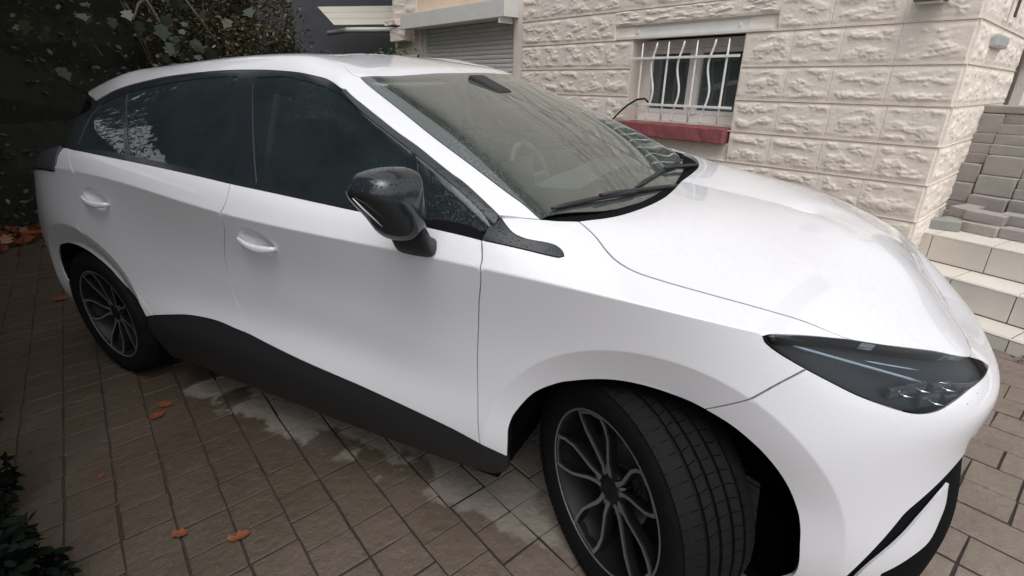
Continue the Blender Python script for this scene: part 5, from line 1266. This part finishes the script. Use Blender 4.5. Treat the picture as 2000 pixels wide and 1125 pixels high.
# maple boughs over the drive: each a limb with leaves
def tree(name, base, height, crown_c, crown_r, n, size, mtl, label, seed, shape=SHAPE_OVAL, clumps=26, tr=.11):
    r_ = empty(name, base); tag(r_, label, 'tree'); g = random.Random(seed)
    bm = bmesh.new(); B_ = Vector((0,0,0)); cc = Vector(crown_c)-Vector(base)
    pts = [B_.lerp(cc, t)+Vector((g.uniform(-.06,.06), g.uniform(-.06,.06), 0)) for t in (0,.25,.5,.75,1)]
    add_tube(bm, pts, [tr, tr*.85, tr*.7, tr*.5, tr*.25], 10); bm_obj('trunk', bm, BARK, r_)
    for i in range(9):
        a = 2*math.pi*i/9+g.uniform(-.3,.3); p0 = pts[2].lerp(pts[3], g.random()); p1 = cc+Vector((crown_r[0]*.75*math.cos(a), crown_r[1]*.75*math.sin(a), crown_r[2]*g.uniform(-.5,.5)))
        bm = bmesh.new(); add_tube(bm, [p0, p0.lerp(p1,.5)+Vector((0,0,.15)), p1], [tr*.4, tr*.25, tr*.08], 7); bm_obj('limb', bm, BARK, r_)
    P = blob(n, cc, crown_r, seed, clumps=clumps, cr=.38); leaves('crown', P, size, mtl, r_, shape, seed=seed); return r_
tree('garden_tree', (-5.6,-3.6,0), 5, (-4.8,-3.0,4.0), (3.1,2.9,1.5), 42000, .15, LEAFD, 'broad dark tree whose crown overhangs the left of the driveway', 5, SHAPE_LOBED)  # crown put here and enlarged to shade the drive and darken reflections
tree('garden_tree', (-3.2,-4.6,0), 5, (-2.4,-3.6,3.7), (1.7,1.6,1.0), 16000, .13, LEAFD, 'unseen tree added opposite the house to shade the near left of the driveway', 15, SHAPE_LOBED)  # added out of view to darken the ground and the car's rear side
tree('garden_tree', (-7.9,.2,0), 5, (-7.5,.2,3.9), (1.5,2.2,1.3), 22000, .085, LEAFD, 'dark leafy tree rising behind the rear of the car', 6, SHAPE_LOBED)
# broad leaves catching light behind the car
mp = empty('maple_branch'); tag(mp, 'branch of broad pale green leaves hanging behind the car roof', 'branch')
g = random.Random(9); lv = []
for (px, py, n_) in [(330,10,4),(352,45,3),(405,30,4),(430,50,4),(385,95,4),(340,80,4),(325,70,4),(290,45,3),(420,92,3),(230,20,4),(350,112,3),(60,40,4),(90,60,3),(160,15,4),(480,20,3),(300,120,3),(180,90,3),(120,120,3)]:
    for i in range(n_): lv.append(at_dist(px+g.uniform(-24,24), py+g.uniform(-15,15), 5.1+g.uniform(-.5,.9)))
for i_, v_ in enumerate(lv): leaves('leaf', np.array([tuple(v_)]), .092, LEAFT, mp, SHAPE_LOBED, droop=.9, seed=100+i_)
bm = bmesh.new()
for (a, b) in (((240,-60),(350,110)),((300,-60),(430,90)),((280,0),(260,40))):
    add_tube(bm, [at_dist(*a, 5.6), at_dist((a[0]+b[0])/2, (a[1]+b[1])/2-12, 5.3), at_dist(*b, 5.1)], [.016,.010,.004], 6)
bm_obj('twig', bm, BARK, mp)
def bush(name, c, rad, n, size, mtl, label, seed, shape=SHAPE_OVAL, clumps=22):
    r_ = empty(name, (c[0], c[1], 0)); tag(r_, label, 'bush'); cc = np.array((0,0,c[2]))
    leaves('foliage', blob(n, cc, rad, seed, clumps=clumps, cr=.42), size, mtl, r_, shape, seed=seed)
    bm = bmesh.new(); g = random.Random(seed)
    for i in range(9):
        a = g.uniform(0, 6.28); add_tube(bm, [(0,0,0), (rad[0]*.3*math.cos(a), rad[1]*.3*math.sin(a), c[2]*.6), (rad[0]*.7*math.cos(a), rad[1]*.7*math.sin(a), c[2]+rad[2]*g.uniform(-.3,.6))], [.03,.018,.006], 6)
    bm_obj('stems', bm, BARK, r_); return r_
bush('brown_shrub', (-5.75,2.55,1.4), (.62,.62,1.25), 15000, .045, LEAFB, 'russet brown and green shrub left of the white canopy', 21)
bush('brown_shrub', (-6.45,2.1,1.6), (.75,.7,1.4), 9000, .055, LEAFB, 'dull olive shrub between the broad leaves and the russet shrub', 22)
bush('green_shrub', (-4.5,3.5,1.25), (.75,.5,.52), 5000, .05, LEAFM, 'low green shrub under the white canopy beside the house', 23)
bush('green_shrub', (-5.15,3.35,1.25), (.45,.4,.55), 4000, .05, LEAFM, 'green shrub in front of the dark outbuilding, nearer the russet shrub', 24)
# dark plants at the left photo edge
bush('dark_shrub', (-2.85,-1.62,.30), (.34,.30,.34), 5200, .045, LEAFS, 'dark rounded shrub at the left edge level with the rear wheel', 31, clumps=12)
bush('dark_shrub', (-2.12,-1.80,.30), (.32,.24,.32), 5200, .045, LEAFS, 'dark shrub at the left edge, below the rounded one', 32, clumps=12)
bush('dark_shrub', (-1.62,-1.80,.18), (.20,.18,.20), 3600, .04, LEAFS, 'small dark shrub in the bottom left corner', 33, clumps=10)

# ================================================================ fallen leaves
def fallen(px_pos, size, rz, label, seed, curl=.25, shape=SHAPE_LOBED):
    g = np.random.default_rng(seed); vs = []; fs = []
    ring = shape.copy(); ring[:,1] *= g.uniform(.7,1.05); ring[:,:2] += g.normal(0,.035,(len(ring),2))
    c_ = np.array((.45,0,0)); P = [c_]+[r_ for r_ in ring]
    for p in P:
        d = p-c_; z = curl*(d[1]**2*1.2+.25*d[0]**2)+g.uniform(0,.05)
        x, y = (p[0]-.45)*size, p[1]*size
        vs.append((px_pos[0]+x*math.cos(rz)-y*math.sin(rz), px_pos[1]+x*math.sin(rz)+y*math.cos(rz), .005+z*size))
    n = len(ring); fs = [(0, i+1, (i+1)%n+1) for i in range(n)]
    o = mesh_obj('fallen_leaf', vs, fs, LEAFO); tag(o, label, 'leaf'); return o
fallen((-1.40,-1.36), .058, .4, 'orange leaf lying on the pavers, left one of the near pair', 1, .6, SHAPE_RAG)
fallen((-1.205,-1.275), .070, .9, 'reddish curled leaf on the pavers, right one of the near pair', 2, .9, SHAPE_RAG)
fallen((-2.21,-.955), .075, .2, 'pale orange ragged leaf nearer the sill, in the farther pair', 3, .5)
fallen((-2.15,-1.025), .060, 1.5, 'red orange leaf beside the pale ragged one', 4, .4)
fallen((-1.95,-1.34), .035, 2.2, 'tiny yellowish leaf scrap alone on the dark pavers', 5, .3, SHAPE_OVAL)
fallen((-4.22,-.56), .10, .3, 'brown leaf on the ground beside the rear wheel', 6, .4)
g = np.random.default_rng(5)
C = np.stack([g.normal(-6.45,.28,150), g.normal(.02,.38,150), g.uniform(.005,.05,150)], 1)
ll = leaves('leaf_litter', C, .11, LEAFO, None, SHAPE_LOBED, droop=0, seed=8); tag(ll, 'orange leaf litter heaped at the foot of the hedge', 'leaf litter', kind='stuff')
C = np.stack([g.normal(1.62,.20,60), g.normal(1.32,.10,60), g.uniform(.002,.012,60)], 1)
ll = leaves('leaf_litter', C, .030, LEAFB, None, SHAPE_LOBED, droop=0, seed=9); tag(ll, 'brown leaf scraps along the foot of the steps', 'leaf litter', kind='stuff')
# pale twigs scattered on the left
g = random.Random(4); bm = bmesh.new()
for px, py, dx, dy in [(230,895,62,-22),(300,905,46,-20),(225,985,26,-12),(550,945,45,-22),(290,832,55,-18),(165,775,60,-12),(245,760,40,-10),(20,575,40,-6)]:
    def g0(x, y): v = ray_dir(x, y); k = -(CAM.z-.006)/v.z; return CAM+v*k
    add_tube(bm, [g0(px-dx/2, py-dy/2), g0(px, py+1), g0(px+dx/2, py+dy/2)], [.0005,.0011,.0005], 5)
tw = bm_obj('twig_litter', bm, simple('pale_straw', (.12,.10,.065), .7)); tag(tw, 'pale straws scattered over the dark pavers', 'twigs', kind='stuff')
